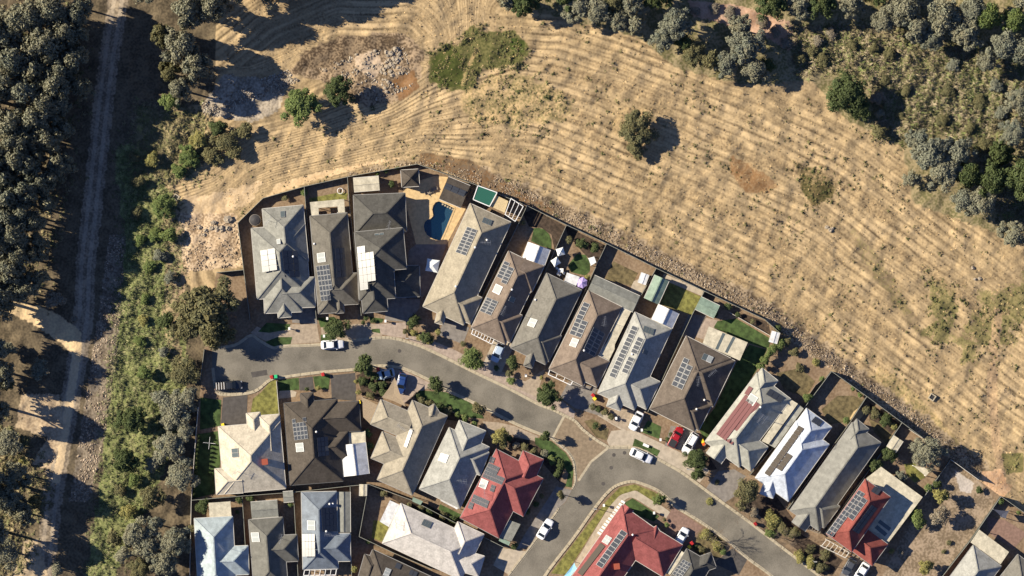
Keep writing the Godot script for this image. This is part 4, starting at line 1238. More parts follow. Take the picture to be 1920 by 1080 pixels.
	flat_roof("patio_cover", "ribbed cream patio cover behind the icy pale blue house", "patio cover", [391,943, 432,940, 434,968, 393,970], 2.5, "sheet_cream")
	flat_roof("patio_cover", "short cream flat roof joined to the dark brown house", "patio cover", [653,812, 685,808, 686,830, 654,832], 2.45, "sheet_cream")
	flat_roof("patio_cover", "white folded flat patio roof behind the soft grey house", "patio cover", [829,922, 851,932, 866,938, 857,955, 826,939], 2.4, "sheet_white")
	flat_roof("patio_cover", "bright white flat patio cover at the end of the large white house", "patio cover", [731,938, 750,947, 729,988, 712,978], 2.5, "sheet_white")
	flat_roof("carport", "flat grey carport roof beside the many-hipped taupe house", "carport", [678,744, 709,760, 694,795, 681,782], 2.4, "cloth_tan")
	flat_roof("carport", "grey corrugated carport between the rose red house and its drive", "carport", [955,975, 976,983, 959,1015, 937,1008], 2.3, "sheet_grey")
	flat_roof("awning", "small mossy green flat awning over the garden bed fence", "awning", [774,932, 793,940, 788,947, 773,940], 2.0, "sheet_green")
	flat_roof("awning", "small white square awning at the edge of the curved yard lawn", "awning", [1103,484, 1114,481, 1118,492, 1108,498], 2.1, "cloth_white")
	flat_roof("awning", "bare white awning beside the purple umbrella", "awning", [1063,511, 1087,519, 1080,536, 1058,527], 2.3, "sheet_white")
	flat_roof("awning", "narrow cream strip roof beside the small charcoal house", "awning", [1278,1033, 1284,1037, 1256,1078, 1249,1074], 2.6, "sheet_cream")
	flat_roof("awning", "pale awning sheet under the round grey tree", "awning", [1712,873, 1748,879, 1736,893], 2.3, "sheet_cream")
	flat_roof("awning", "green translucent awning at the rose red house corner", "awning", [937,1008, 957,1016, 954,1023, 935,1014], 2.2, "sheet_green")
	sail("shade_sail", "triangular tan shade sail over the two parked cars", [740,708, 716,745, 760,762], [3.6, 2.7, 2.7], "cloth_tan")
	sail("shade_sail", "light blue shade sail beside the corner house wall", [1077,1055, 1082,1066, 1068,1082, 1056,1082], [2.5, 2.5, 2.3, 2.3], "cloth_aqua")
	sail("shade_sail", "dark slate shade sail over the brown yard", [1863,955, 1892,958, 1886,972, 1878,970], [2.6, 2.4, 2.6, 2.4], "cloth_blue")
	pergola("open white pergola frame next to the cream cloth roof", [958,372, 981,387, 966,415, 947,402], 2.5, 2, "white")
	pergola("white porch frame in front of the pinkish house by the silver car", [888,614, 928,633, 922,645, 884,626], 2.5, 6, "white")
	pergola("white porch frame in front of the pinkish two-array house", [1031,693, 1074,714, 1070,722, 1028,702], 2.5, 2, "white")
	pergola("white porch frame on the front of the bluish grey house", [571,1069, 631,1067, 629,1078, 569,1079], 2.5, 5, "white")
	pergola("cream porch frame in front of the brick red house", [1550,1012, 1592,1036, 1585,1046, 1540,1024], 2.6, 5, "gutter_white")
	pergola("weathered timber porch frame in front of the long dove grey house", [1515,984, 1540,994, 1536,1000, 1512,991], 2.4, 4, "timber_grey")
	umbrella(1051, 472, 1.05, "cloth_white", "white square umbrella at the fence, the one farther from the house")
	umbrella(1042, 491, 1.05, "cloth_white", "white square umbrella standing near the patio table by the house", 4, 0.2)
	umbrella(1091, 530, 1.15, "cloth_lilac", "lilac umbrella beside the white awning", 7)
	umbrella(811, 498, 1.75, "cloth_white", "big white pyramid umbrella in the shaded yard beside the long tan house", 4, 0.95)
	# water tank
	var o := W(478, 412.5, 2.0); o.y = 0
	var t := thing("water_tank", "round dark rainwater tank behind the grey corner house", "water tank", o)
	var b := begin()
	add_tube(b, [Vector3.ZERO, Vector3(0, 1.9, 0), Vector3(0, 2.0, 0)], [1.15, 1.15, 1.1], 24)
	part("tank_wall", b.commit(), mat(lin(0.16, 0.14, 0.12), 0.6), t)
	var l := begin()
	add_tube(l, [Vector3(0, 2.0, 0), Vector3(0, 2.12, 0), Vector3(0, 2.28, 0)], [1.02, 0.9, 0.2], 24)
	part("lid", l.commit(), mat(lin(0.045, 0.042, 0.042), 0.6), t)

# ---------- fences ----------
var unit_box: BoxMesh
func fence(called: String, label: String, line: Array, h: float, m: String, cap: String, group := "") -> void:
	var p := V2(line)
	var o := W(p[0].x, p[0].y)
	var t := thing(called, label, "fence" if called.contains("fence") else "wall", o, group)
	if unit_box == null:
		unit_box = BoxMesh.new()
	for i in p.size() - 1:
		var a := W(p[i].x, p[i].y) - o; var b := W(p[i + 1].x, p[i + 1].y) - o
		var l := (b - a).length()
		var n := maxi(1, int(round(l / 2.4)))
		var d := (b - a) / l
		var bs := Basis.looking_at(d, Vector3.UP)
		for k in n:
			var c := a + d * l * (k + 0.5) / n
			part("panel", unit_box, M[m], t, Transform3D(bs.scaled_local(Vector3(0.045, h + 1.4, l / n - 0.07)), c + Vector3(0, (h - 1.4) * 0.5, 0)))
			part("post", unit_box, M[m], t, Transform3D(bs.scaled_local(Vector3(0.07, h + 1.43, 0.07)), a + d * l * k / n + Vector3(0, (h - 1.37) * 0.5, 0)))
		part("top_rail", unit_box, M[cap], t, Transform3D(bs.scaled_local(Vector3(0.085, 0.05, l)), (a + b) * 0.5 + Vector3(0, h + 0.05, 0)))

func make_fences() -> void:
	var back := []
	for q in fence_line.slice(0, 13): back.append_array([q.x, q.y])
	fence("paddock_fence", "long steel back fence of the first row of houses facing the paddock", back, 1.5, "fence", "fence_cap")
	fence("paddock_fence", "steel back fence bordering the paddock behind the metal roofed houses", [1558,696, 1624,743, 1690,792, 1728,820], 1.8, "fence", "fence_cap")
	fence("boundary_fence", "pale capped fence of the vacant lot facing the clay path", [1781,861, 1833,899], 1.8, "fence_cap", "gutter_white")
	fence("boundary_fence", "fence along the brown yard at the south-east edge", [1875,930, 1925,965], 1.8, "fence", "fence_cap")
	fence("boundary_fence", "fence between the grey corner house and the stony clearing", [447,418, 458,506, 467,575, 470,600], 1.75, "fence", "fence_cap")
	fence("boundary_fence", "short fence behind the big spreading gum tree", [407,511, 458,506], 1.7, "fence", "fence_cap")
	fence("boundary_fence", "low fence closing the street end beside the creek", [384,655, 377,713], 1.5, "fence", "fence_cap")
	fence("boundary_fence", "long pale capped fence between the creek bank and the slatted lawn", [373,763, 366,850, 360,937, 357,1090], 1.7, "fence_cap", "gutter_white")
	fence("boundary_fence", "white capped fence beside the yellowish front lawn", [525,783, 519,714], 1.5, "fence_cap", "gutter_white")
	fence("boundary_fence", "long fence behind the cream and dark brown houses", [360,937, 455,929, 551,922, 660,910, 692,907], 1.7, "fence", "fence_cap")
	fence("boundary_fence", "fence between the taupe house and the large white house", [692,907, 775,938, 865,985, 905,1005, 945,1025], 1.7, "fence", "fence_cap")
	fence("boundary_fence", "bent fence round the washing yard of the large white house", [692,907, 674,1005, 740,1036, 810,1066], 1.7, "fence", "fence_cap")
	for l in [
		["dark steel fence between the grey corner house and the narrow mink house", [571, 350, 574, 387, 585, 500, 594, 600]],
		["dark steel fence between the narrow mink house and the two-storey charcoal house", [652, 332, 655, 378, 668, 490, 678, 592]],
		["dark steel fence between the long tan house and the house with white railed porch", [988, 386, 973, 418, 947, 470, 905, 555, 882, 618]],
		["dark steel fence between the white railed porch house and the stone grey house", [1062, 422, 1040, 470, 1000, 560, 958, 652]],
		["dark steel fence between the stone grey house and the cream verandah strip house", [1137, 457, 1110, 515, 1070, 605, 1030, 692]],
		["dark steel fence between the cream verandah strip and the pale long-row house", [1230, 503, 1198, 560, 1160, 640, 1118, 725]],
		["dark steel fence between the pale long-row house and the cocoa brown house", [1320, 546, 1297, 590, 1255, 680, 1214, 772]],
		["dark steel fence between the shaded long lawn and the maroon matted house", [1419, 697, 1370, 765, 1320, 836]],
		["dark steel fence between the maroon matted house and the white metal roofed house", [1558, 696, 1525, 740, 1465, 820, 1405, 890]],
		["dark steel fence between the white metal roofed house and the dove grey house", [1624, 743, 1590, 795, 1535, 870, 1475, 955]],
		["dark steel fence between the dove grey house and the brick red house", [1690, 792, 1663, 832, 1600, 920, 1545, 1000]],
		["short dark steel fence between the wide cream patio and the vacant lot", [1781, 861, 1730, 932]],
		["dark steel fence between the vacant lot and the brown yard", [1875, 930, 1820, 1010, 1765, 1080]],
		["dark steel fence between the icy pale blue house and the khaki roofed house", [455, 929, 465, 1085]],
		["dark steel fence between the khaki roofed house and the bluish grey house", [551, 922, 560, 1085]],
		["dark steel fence between the bluish grey house's verandah and the washing yard", [657, 911, 660, 1085]]]:
		fence("side_fence", l[0], l[1], 1.45, "fence", "fence_cap", "side fences between houses")
	fence("retaining_wall", "long cream rendered garden retaining wall above the back lawn", [1368,586, 1445,630], 0.6, "render", "gutter_white")
	fence("retaining_wall", "cream blockwork wall end on the paddock boundary by the round tree", [1704,805, 1728,821], 1.1, "render", "gutter_white")
	fence("garden_gate", "brown timber gate screen beside the dry back lawn", [1512,745, 1528,722, 1540,712], 1.2, "timber", "timber_grey")

# ---------- vehicles ----------
func loft(st: SurfaceTool, secs: Array) -> void:
	# sections across the car: [x, half width, y low, y high, crown inset]
	var rings := []
	for s in secs:
		var x: float = s[0]; var w: float = s[1]; var y0: float = s[2]; var y1: float = s[3]; var r: float = s[4]
		rings.append([Vector3(x, y0, -w * 0.94), Vector3(x, y0 + (y1 - y0) * 0.45, -w), Vector3(x, y1 - r * 0.4, -w + r * 0.25), Vector3(x, y1, -w + r), Vector3(x, y1 + 0.015, 0), Vector3(x, y1, w - r), Vector3(x, y1 - r * 0.4, w - r * 0.25), Vector3(x, y0 + (y1 - y0) * 0.45, w), Vector3(x, y0, w * 0.94)])
	st.set_smooth_group(1)
	for i in rings.size() - 1:
		for k in 8:
			var q: Array = [rings[i][k], rings[i][k + 1], rings[i + 1][k + 1], rings[i + 1][k]]
			var mid: Vector3 = (q[0] + q[2]) * 0.5
			poly_face(st, [q[0], q[1], q[2]], mid - Vector3(mid.x, 0.5, 0))
			poly_face(st, [q[0], q[2], q[3]], mid - Vector3(mid.x, 0.5, 0))
	for e in [[0, -1.0], [rings.size() - 1, 1.0]]:
		poly_face(st, rings[e[0]], Vector3(e[1], 0, 0))

var paint_mats := {}
func car_paint(c: Color) -> StandardMaterial3D:
	if not paint_mats.has(c):
		var m := mat(c, 0.35)
		m.clearcoat_enabled = true
		m.clearcoat = 0.6
		m.clearcoat_roughness = 0.1
		paint_mats[c] = m
	return paint_mats[c]

func make_car(called: String, label: String, cat: String, x0: float, y0: float, x1: float, y1: float, c: Color, kind: String) -> void:
	# from tail (x0,y0) to nose (x1,y1)
	var a := W(x0, y0); var b := W(x1, y1)
	var o := (a + b) * 0.5
	var ln := (b - a).length()
	var t := thing(called, label, cat, o + Vector3(0, 0.02, 0))
	t.rotation.y = atan2(-(b.z - a.z), b.x - a.x)
	var k := ln / 4.5
	var pm := car_paint(c)
	var body := begin()
	var hi := 0.92 if kind == "sedan" else 1.02
	var w := 0.9
	loft(body, [[-2.25*k, w*0.72, 0.42, hi-0.2, 0.12], [-2.15*k, w*0.88, 0.3, hi-0.06, 0.14], [-1.75*k, w*0.98, 0.26, hi, 0.15], [-0.6*k, w, 0.24, hi+0.01, 0.14], [0.7*k, w, 0.24, hi-0.02, 0.14], [1.5*k, w*0.98, 0.26, hi-0.12, 0.2], [2.05*k, w*0.86, 0.3, hi-0.24, 0.22], [2.25*k, w*0.62, 0.42, hi-0.38, 0.16]])
	part("body", body.commit(), pm, t)
	var glass := begin(); var top := begin()
	var yr := 1.44
	var cab := [-1.75, -1.05, 0.25, 1.05]   # rear base, roof rear, roof front, windscreen base
	if kind == "suv": yr = 1.68; cab = [-2.1, -1.75, 0.2, 0.95]
	if kind == "hatch": cab = [-2.1, -1.5, 0.2, 1.05]
	if kind == "ute": yr = 1.72; cab = [-0.45, -0.3, 0.55, 1.15]
	var zb := w * 0.86; var zt := w * 0.66
	var f0 := Vector3(cab[0]*k, hi - 0.03, -zb); var f1 := Vector3(cab[3]*k, hi - 0.05, -zb)
	var g0 := Vector3(cab[1]*k, yr - 0.06, -zt); var g1 := Vector3(cab[2]*k, yr - 0.06, -zt)
	var mz := func(v: Vector3) -> Vector3: return Vector3(v.x, v.y, -v.z)
	poly_face(glass, [f0, f1, g1, g0], Vector3(0, 0.3, -1))
	poly_face(glass, [mz.call(f0), mz.call(f1), mz.call(g1), mz.call(g0)], Vector3(0, 0.3, 1))
	part("side_window", glass.commit(), M.glass, t)
	var ws := begin()
	poly_face(ws, [f1, mz.call(f1), mz.call(g1), g1], Vector3(1, 0.5, 0))
	part("windscreen", ws.commit(), M.glass, t)
	var rw := begin()
	poly_face(rw, [f0, mz.call(f0), mz.call(g0), g0], Vector3(-1, 0.5, 0))
	part("rear_window", rw.commit(), M.glass, t)
	var e := 0.06
	loft(top, [[(cab[1]-e)*k, zt*0.9, yr-0.08, yr-0.04, 0.05], [(cab[1]+0.12)*k, zt+0.05, yr-0.09, yr, 0.08], [(cab[2]-0.25)*k, zt+0.05, yr-0.09, yr+0.01, 0.08], [(cab[2]+e)*k, zt*0.9, yr-0.08, yr-0.04, 0.05]])
	for s in [[f0, g0], [f1, g1]]:
		add_bar(top, s[0], s[1], 0.07, 0.05)
		add_bar(top, mz.call(s[0]), mz.call(s[1]), 0.07, 0.05)
	part("cabin_roof", top.commit(), pm, t)
	if kind == "suv":
		for z in [-1.0, 1.0]:
			var rr := begin()
			add_bar(rr, Vector3(-1.5*k, yr + 0.06, z * zt * 0.92), Vector3(0.1*k, yr + 0.06, z * zt * 0.92), 0.05, 0.05)
			part("roof_rail", rr.commit(), M.steel, t)
	if kind == "ute":
		var tub := begin()
		add_box(tub, Vector3(-1.38*k, hi + 0.02, 0), Vector3(0.78*k, 0.012, w * 0.76))
		part("tray_floor", tub.commit(), M.matting if c.r < 0.5 else M.dark_metal, t)
		for i in 4:
			var rk := begin()
			var x := (-2.0 + i * 0.42) * k
			add_bar(rk, Vector3(x, hi + 0.55, -w * 0.75), Vector3(x, hi + 0.55, w * 0.75), 0.09, 0.06)
			add_bar(rk, Vector3(x, hi, -w * 0.75), Vector3(x, hi + 0.55, -w * 0.75), 0.05, 0.05)
			add_bar(rk, Vector3(x, hi, w * 0.75), Vector3(x, hi + 0.55, w * 0.75), 0.05, 0.05)
			if c.r < 0.3: part("rack_bar", rk.commit(), M.white, t)
	for i in 4:
		var wh := begin()
		var wx := (1.38 if i < 2 else -1.36) * k
		var wz := (w - 0.1) * (1.0 if i % 2 == 0 else -1.0)
		add_tube(wh, [Vector3(wx, 0.32, wz - 0.1), Vector3(wx, 0.32, wz + 0.1)], [0.32, 0.32], 14)
		var wn := part("wheel", wh.commit(), M.dark_metal, t)
		var rim := begin()
		add_tube(rim, [Vector3(wx, 0.32, wz - 0.105), Vector3(wx, 0.32, wz + 0.105)], [0.19, 0.19], 10)
		part("rim", rim.commit(), M.steel, wn)
	for z in [-1.0, 1.0]:
		var hl := begin()
		add_box(hl, Vector3(2.08*k, hi - 0.33, z * w * 0.66), Vector3(0.12*k, 0.06, 0.15))
		part("headlight", hl.commit(), M.steel, t)
		var tl := begin()
		add_box(tl, Vector3(-2.16*k, hi - 0.18, z * w * 0.68), Vector3(0.07*k, 0.07, 0.14))
		part("tail_light", tl.commit(), M.chimney, t)
		var mi := begin()
		add_box(mi, Vector3(0.85*k, hi + 0.05, z * (w + 0.07)), Vector3(0.07, 0.06, 0.09))
		part("mirror", mi.commit(), pm, t)

func make_cars() -> void:
	var wh := lin(0.72, 0.73, 0.74)
	make_car("parked_car", "white sedan parked at the kerb under the small street tree", "car", 602, 647, 645, 645, wh, "sedan")
	make_car("utility_truck", "black utility with white rack bars parked at the street end", "ute", 404, 724, 455, 721, lin(0.018, 0.02, 0.024), "ute")
	make_car("parked_car", "silver blue hatchback in the drive of the white railed porch", "car", 941, 645, 926, 678, lin(0.36, 0.44, 0.54), "hatch")
	make_car("parked_car", "white sedan in the pinkish drive beside the small square lawn", "car", 1201, 772, 1184, 806, wh, "sedan")
	make_car("utility_truck", "red utility parked in the dark drive next to a white wagon", "ute", 1257, 838, 1277, 801, lin(0.30, 0.012, 0.015), "ute")
	make_car("parked_car", "white wagon with roof rails and black roof glass in the dark drive", "car", 1305, 812, 1283, 850, lin(0.70, 0.70, 0.70), "suv")
	make_car("parked_car", "white sedan parked on the street beside the white verge bench", "car", 1182, 845, 1222, 863, wh, "sedan")
	make_car("parked_car", "white sedan parked on the side street by the rose red house", "car", 1011, 1009, 1033, 974, wh, "sedan")
	make_car("parked_car", "white hatchback on the red paved drive of the corner house", "car", 1269, 1021, 1287, 990, wh, "hatch")
	make_car("parked_car", "dark grey sedan in front of the brick red house", "car", 1601, 1046, 1583, 1077, lin(0.06, 0.065, 0.075), "sedan")
	make_car("parked_car", "white sedan in front of the brick red house beside a grey one", "car", 1625, 1056, 1605, 1088, wh, "sedan")
	make_car("parked_car", "pale blue car partly hidden behind the shade sail planting", "car", 740, 697, 708, 705, lin(0.30, 0.38, 0.46), "sedan")
	make_car("parked_car", "bright blue car beside the triangular shade sail", "car", 757, 700, 749, 738, lin(0.02, 0.05, 0.17), "hatch")

# ---------- trees and shrubs ----------
func rdir() -> Vector3:
	var z := rng.randf_range(-1, 1)
	var a := rng.randf() * TAU
	var q := sqrt(1 - z * z)
	return Vector3(q * cos(a), z, q * sin(a))

func crown_mesh(R: float, H: float, clumps: int, cr_: float, leaves: int, leaf: float, ragged: float) -> ArrayMesh:
	# leaf sprays gathered in clumps through an uneven dome; base of the crown at y = 0
	var vs := PackedVector3Array(); var ns := PackedVector3Array(); var cs := PackedColorArray(); var ix := PackedInt32Array()
	var lobes := []
	for i in 5:
		lobes.append([rng.randf() * TAU, rng.randf_range(0.85, 1.05 + ragged)])
	for c in clumps:
		var dir := rdir()
		dir.y = absf(dir.y) * 1.1 - 0.25
		var reach := 0.68
		for l in lobes:
			reach = maxf(reach, l[1] * pow(maxf(0.0, cos(atan2(dir.z, dir.x) - l[0])), 2.0))
		var k := pow(rng.randf(), 0.45) * reach
		var ctr := Vector3(dir.x * (R - cr_ * 0.7) * k, H * 0.45 + dir.y * H * 0.5 * (0.5 + 0.5 * k), dir.z * (R - cr_ * 0.7) * k)
		ctr.y *= 1.0 - 0.35 * k
		var rad := cr_ * rng.randf_range(0.65, 1.25)
		var tone := rng.randf_range(0.78, 1.22)
		var warm := rng.randf_range(-0.08, 0.08)
		for i in leaves:
			var d := rdir()
			if d.y < -0.3: d.y *= -0.6
			var p := ctr + d * rad * pow(rng.randf(), 0.35) * Vector3(1, 0.75, 1)
			var n := (d * 0.9 + Vector3(0, 0.45, 0) + rdir() * 0.75).normalized()
			var u := n.cross(rdir()).normalized()
			var v := n.cross(u)
			var s := leaf * rng.randf_range(0.55, 1.35)
			var b := vs.size()
			vs.append(p - u * s); vs.append(p - v * s * 0.45); vs.append(p + u * s); vs.append(p + v * s * 0.45)
			var q := tone * rng.randf_range(0.72, 1.28)
			var col := Color(q * (1 + warm), q, q * (1 - warm))
			for e in 4:
				ns.append(n); cs.append(col)
			ix.append_array([b, b + 2, b + 1, b, b + 3, b + 2])
	var arr := []
	arr.resize(Mesh.ARRAY_MAX)
	arr[Mesh.ARRAY_VERTEX] = vs; arr[Mesh.ARRAY_NORMAL] = ns; arr[Mesh.ARRAY_COLOR] = cs; arr[Mesh.ARRAY_INDEX] = ix
	var am := ArrayMesh.new()
	am.add_surface_from_arrays(Mesh.PRIMITIVE_TRIANGLES, arr)
	return am

func trunk_mesh(h: float, r: float, spread: float, limbs: int) -> ArrayMesh:
	var st := begin()
	var top := Vector3(rng.randf_range(-0.3, 0.3), h, rng.randf_range(-0.3, 0.3)) * Vector3(spread * 0.2, 1, spread * 0.2)
	add_tube(st, [Vector3(0, -0.6, 0), Vector3(0, h * 0.2, 0), top * 0.6, top], [r * 1.25, r, r * 0.75, r * 0.3], 7)
	for i in limbs:
		var a := TAU * i / limbs + rng.randf()
		var s := top * rng.randf_range(0.4, 0.7)
		var e := s + Vector3(cos(a) * spread * 0.6, h * rng.randf_range(0.2, 0.4), sin(a) * spread * 0.6)
		add_tube(st, [s, s.lerp(e, 0.5) + Vector3(0, h * 0.06, 0), e], [r * 0.5, r * 0.35, r * 0.12], 5)
	return st.commit()

var leaf_mats := {}
func leaf_mat(k: String) -> StandardMaterial3D:
	if not leaf_mats.has(k):
		var c: Vector3 = {"g": Vector3(0.205, 0.198, 0.135), "d": Vector3(0.070, 0.090, 0.034), "o": Vector3(0.135, 0.125, 0.06), "l": Vector3(0.125, 0.160, 0.052), "y": Vector3(0.235, 0.215, 0.075), "b": Vector3(0.235, 0.20, 0.145), "s": Vector3(0.185, 0.188, 0.135)}[k]
		var m := mat(lin(c.x, c.y, c.z), 0.7)
		m.vertex_color_use_as_albedo = true
		m.metallic_specular = 0.25
		m.backlight_enabled = true
		m.backlight = lin(c.x * 0.45, c.y * 0.5, c.z * 0.3)
		leaf_mats[k] = m
	return leaf_mats[k]

var crowns := {}
var trunks := {}
func make_tree(called: String, label: String, cat: String, group: String, x: float, y: float, r: float, h: float, sp: String) -> void:
	# r in plan units, h in metres
	var rm := r / S
	var size := "big" if rm > 2.6 else ("mid" if rm > 1.15 else "small")
	var base: Dictionary = {"big": {"R": 4.2, "H": 5.5}, "mid": {"R": 1.9, "H": 2.6}, "small": {"R": 0.85, "H": 1.3}}[size]
	var o := W(x, y, h * 0.7)
	o.y = gy(x, y)
	if group != "":
		var word: String = {"g": "grey-green", "d": "dark green", "o": "olive", "l": "bright green", "y": "yellow-green", "b": "brownish", "s": "dull green"}[sp]
		label = ("broad " if rm > 3.6 else ("mid-sized " if rm > 2.0 else ("small " if rm > 1.0 else "tiny "))) + word + " " + label
	var t := thing(called, label, cat, o, group)
	var vi: int = rng.randi() % crowns[size].size()
	var sc: float = rm / base.R
	var ch := minf(h * 0.95, maxf(h * (0.82 if h > 9.0 else 0.68), rm * 1.1))
	t.rotation.y = rng.randf() * TAU
	var th := h - ch * 0.55
	part("trunk", trunks[size], M.bark, t, Transform3D(Basis().scaled(Vector3(sc, th / 4.0, sc)), Vector3.ZERO))
	part("crown", crowns[size][vi], leaf_mat(sp), t, Transform3D(Basis().scaled(Vector3(sc, ch / base.H, sc)), Vector3(0, h - ch, 0)))

func make_trees() -> void:
	crowns.big = []; crowns.mid = []; crowns.small = []
	for i in 7:
		crowns.big.append(crown_mesh(4.3, 5.5, [44, 58, 50, 66, 40, 56, 48][i], [1.15, 0.85, 1.0, 0.8, 1.2, 0.95, 1.05][i], 150, 0.25, 0.3))
	for i in 4:
		crowns.mid.append(crown_mesh(1.9, 2.6, 28, 0.62, 80, 0.19, 0.15))
	for i in 4:
		crowns.small.append(crown_mesh(0.85, 1.3, 10, 0.36, 60, 0.13, 0.05))
	trunks.big = trunk_mesh(4.0, 0.28, 3.0, 5)
	trunks.mid = trunk_mesh(4.0, 0.12, 1.3, 4)
	trunks.small = trunk_mesh(4.0, 0.06, 0.5, 3)
	var wood := [[30,40,45,17],[92,18,44,17],[140,28,32,15],[20,112,42,18],[75,82,46,18],[135,108,36,15],[42,170,46,18],[98,155,40,17],[18,235,42,18],[62,225,44,18],[108,192,32,14],[25,300,40,19],[68,290,26,14],[108,305,32,13],[8,372,42,19],[45,355,34,18],[22,440,40,18],[62,415,28,15],[14,505,42,17],[50,535,32,13],[62,475,26,14],[-30,60,50,19],[-30,180,50,19],[-35,300,52,20],[-35,430,52,20],[-30,560,50,18],[-30,650,48,17],[-35,760,45,18],[-40,900,50,19],[150,62,24,12],[-20,1000,42,16],[60,130,38,17],[5,70,40,18],[115,60,36,16],[150,160,26,13],[85,260,34,16],[40,265,36,17],[5,335,36,18],[75,345,28,15],[40,400,32,17],[85,380,24,13],[30,480,34,16],[5,560,36,15],[75,520,24,12],[120,240,24,12],[55,30,40,17],[110,130,34,15],[5,150,40,18],[80,195,36,17],[50,310,34,17],[35,545,26,12],[95,330,24,12],[70,450,24,13],[10,410,36,18],[150,10,26,14],[20,265,38,18],[-5,460,38,17],[2,700,34,12],[25,890,32,11],[5,935,36,12],[40,965,26,10]]
	for a in wood:
		make_tree("gum_tree", "gum tree in the dense wood beyond the dirt track", "tree", "gum trees of the wood beyond the track", a[0], a[1], a[2], a[3], "g" if int(a[0] + a[1]) % 4 != 0 else "s")
	for a in [[350,18,42,15],[395,8,36,15],[338,82,44,15],[365,118,38,14],[318,135,26,11],[335,165,30,12],[300,60,26,11],[440,-30,45,16],[520,-40,48,15],[280,-30,40,14],[585,-60,40,14]]:
		make_tree("gum_tree", "gum tree between the dirt track and the paddock", "tree", "gum trees between track and paddock", a[0], a[1], a[2], a[3], "g" if int(a[0]) % 3 != 0 else "o")
	for a in [[318,190,22,4,"l"],[425,262,30,4,"o"],[398,292,24,3,"o"],[352,293,25,3.5,"l"],[458,245,22,3.5,"o"],[370,262,22,3,"y"],[408,240,20,4,"d"],[335,320,18,2.5,"l"],[440,285,20,3,"o"]]:
		make_tree("bank_shrub", "shrub on the bank between the creek and the mown arcs", "shrub", "shrubs on the creek bank by the paddock", a[0], a[1], a[2], a[3], a[4])
	for a in [[302,385,28,4,"l"],[316,440,20,3,"l"],[298,480,16,2,"s"],[318,520,14,2,"s"],[310,602,22,3.5,"d"],[306,660,14,2,"s"],[345,700,34,5.5,"o"],[325,772,40,5,"g"],[352,745,24,4,"g"],[318,835,36,5,"g"],[345,812,24,4,"g"],[336,895,34,5,"g"],[281,932,28,6,"o"],[232,1040,24,5,"g"],[213,1010,20,4,"o"],[263,1068,26,5,"o"],[345,870,20,3,"s"],[300,745,22,3,"s"],[270,700,18,3,"l"],[285,870,18,3,"g"],[250,900,16,2.5,"l"],[240,960,18,3,"y"],[225,920,14,2,"o"],[262,640,14,1.6,"l"],[272,560,15,1.8,"l"],[280,500,15,1.8,"l"],[262,450,14,1.6,"l"],[255,400,14,1.8,"o"],[290,440,16,2,"l"],[268,600,14,1.6,"y"],[258,340,18,2.5,"o"],[285,300,18,2.5,"y"],[250,295,14,2,"o"]]:
		make_tree("creek_shrub", "shrub in the green strip along the creek", "shrub", "shrubs along the creek", a[0], a[1], a[2], a[3], a[4])
	for a in [[245,787,33,7,"d"],[231,862,30,7,"d"]]:
		make_tree("dark_gum", "compact gum tree beside the stony creek strip", "tree", "dark gums by the stony strip", a[0], a[1], a[2], a[3], a[4])
	for a in [[253,1004,32,9,"g"],[277,1022,34,9,"g"],[325,1015,34,9,"g"],[310,1055,32,9,"g"],[288,985,24,7,"s"]]:
		make_tree("gum_tree", "gum tree next to the icy pale blue house", "tree", "gums next to the pale blue house", a[0], a[1], a[2], a[3], a[4])
	for a in [[100,562,24,4,"b"],[72,692,23,4.5,"s"],[10,655,22,4,"g"],[12,832,32,6,"g"],[45,826,15,3,"o"],[42,862,11,2.5,"y"],[10,1035,32,6,"g"],[105,1068,20,4,"g"],[10,720,18,5,"o"],[20,945,25,10,"g"],[65,940,16,8,"o"],[140,600,10,2,"b"]]:
		make_tree("clearing_shrub", "lone shrub standing on the bare ground beside the track", "shrub", "shrubs on the bare ground by the track", a[0], a[1], a[2], a[3], a[4])
	make_tree("spreading_gum", "big spreading olive gum tree overhanging the end of the street", "tree", "", 388, 578, 64, 11, "o")
	make_tree("gum_tree", "olive gum tree beside the big spreading one at the street end", "tree", "", 352, 612, 34, 8, "o")
	make_tree("gum_tree", "olive gum tree under the spreading one at the kerb of the street end", "tree", "", 398, 622, 36, 10, "o")
	make_tree("gum_tree", "leaning gum tree on the creek bank beside the street end fence", "tree", "", 420, 628, 24, 7, "o")
	make_tree("bushy_tree", "bushy bright green tree beside the rubble hollow", "tree", "", 560, 196, 42, 7, "l")
	make_tree("bushy_tree", "round dark green tree touching the bright one at the rubble hollow", "tree", "", 630, 168, 34, 7, "d")
	make_tree("lone_tree", "lone bushy olive tree in the middle of the mown paddock", "tree", "", 1190, 240, 42, 6.0, "o")
	make_tree("lone_tree_shrub", "olive shrub growing against the lone paddock tree", "shrub", "", 1192, 280, 22, 3.2, "o")
	for a in [[950,0,22,7,"g"],[985,4,32,8,"d"],[1015,-20,30,8,"d"],[1085,8,36,8,"g"],[1122,18,32,8,"g"],[1150,0,30,8,"o"],[1160,35,26,7,"g"],[1192,42,24,7,"g"],[1185,0,32,9,"g"],[1235,-12,36,9,"d"],[1266,42,36,9,"s"],[1245,72,26,7,"s"],[1300,100,28,6,"o"],[1285,80,22,5,"d"],[1335,112,24,6,"o"],[1365,118,28,7,"s"],[1402,84,40,9,"s"],[1415,128,30,7,"g"],[1390,50,28,8,"g"],[1350,140,14,4,"o"],[1440,120,18,4,"d"],[1060,-15,36,9,"d"]]:
		make_tree("edge_tree", "tree in the row along the upper edge of the paddock", "tree", "trees along the upper paddock edge", a[0], a[1], a[2], a[3], a[4])
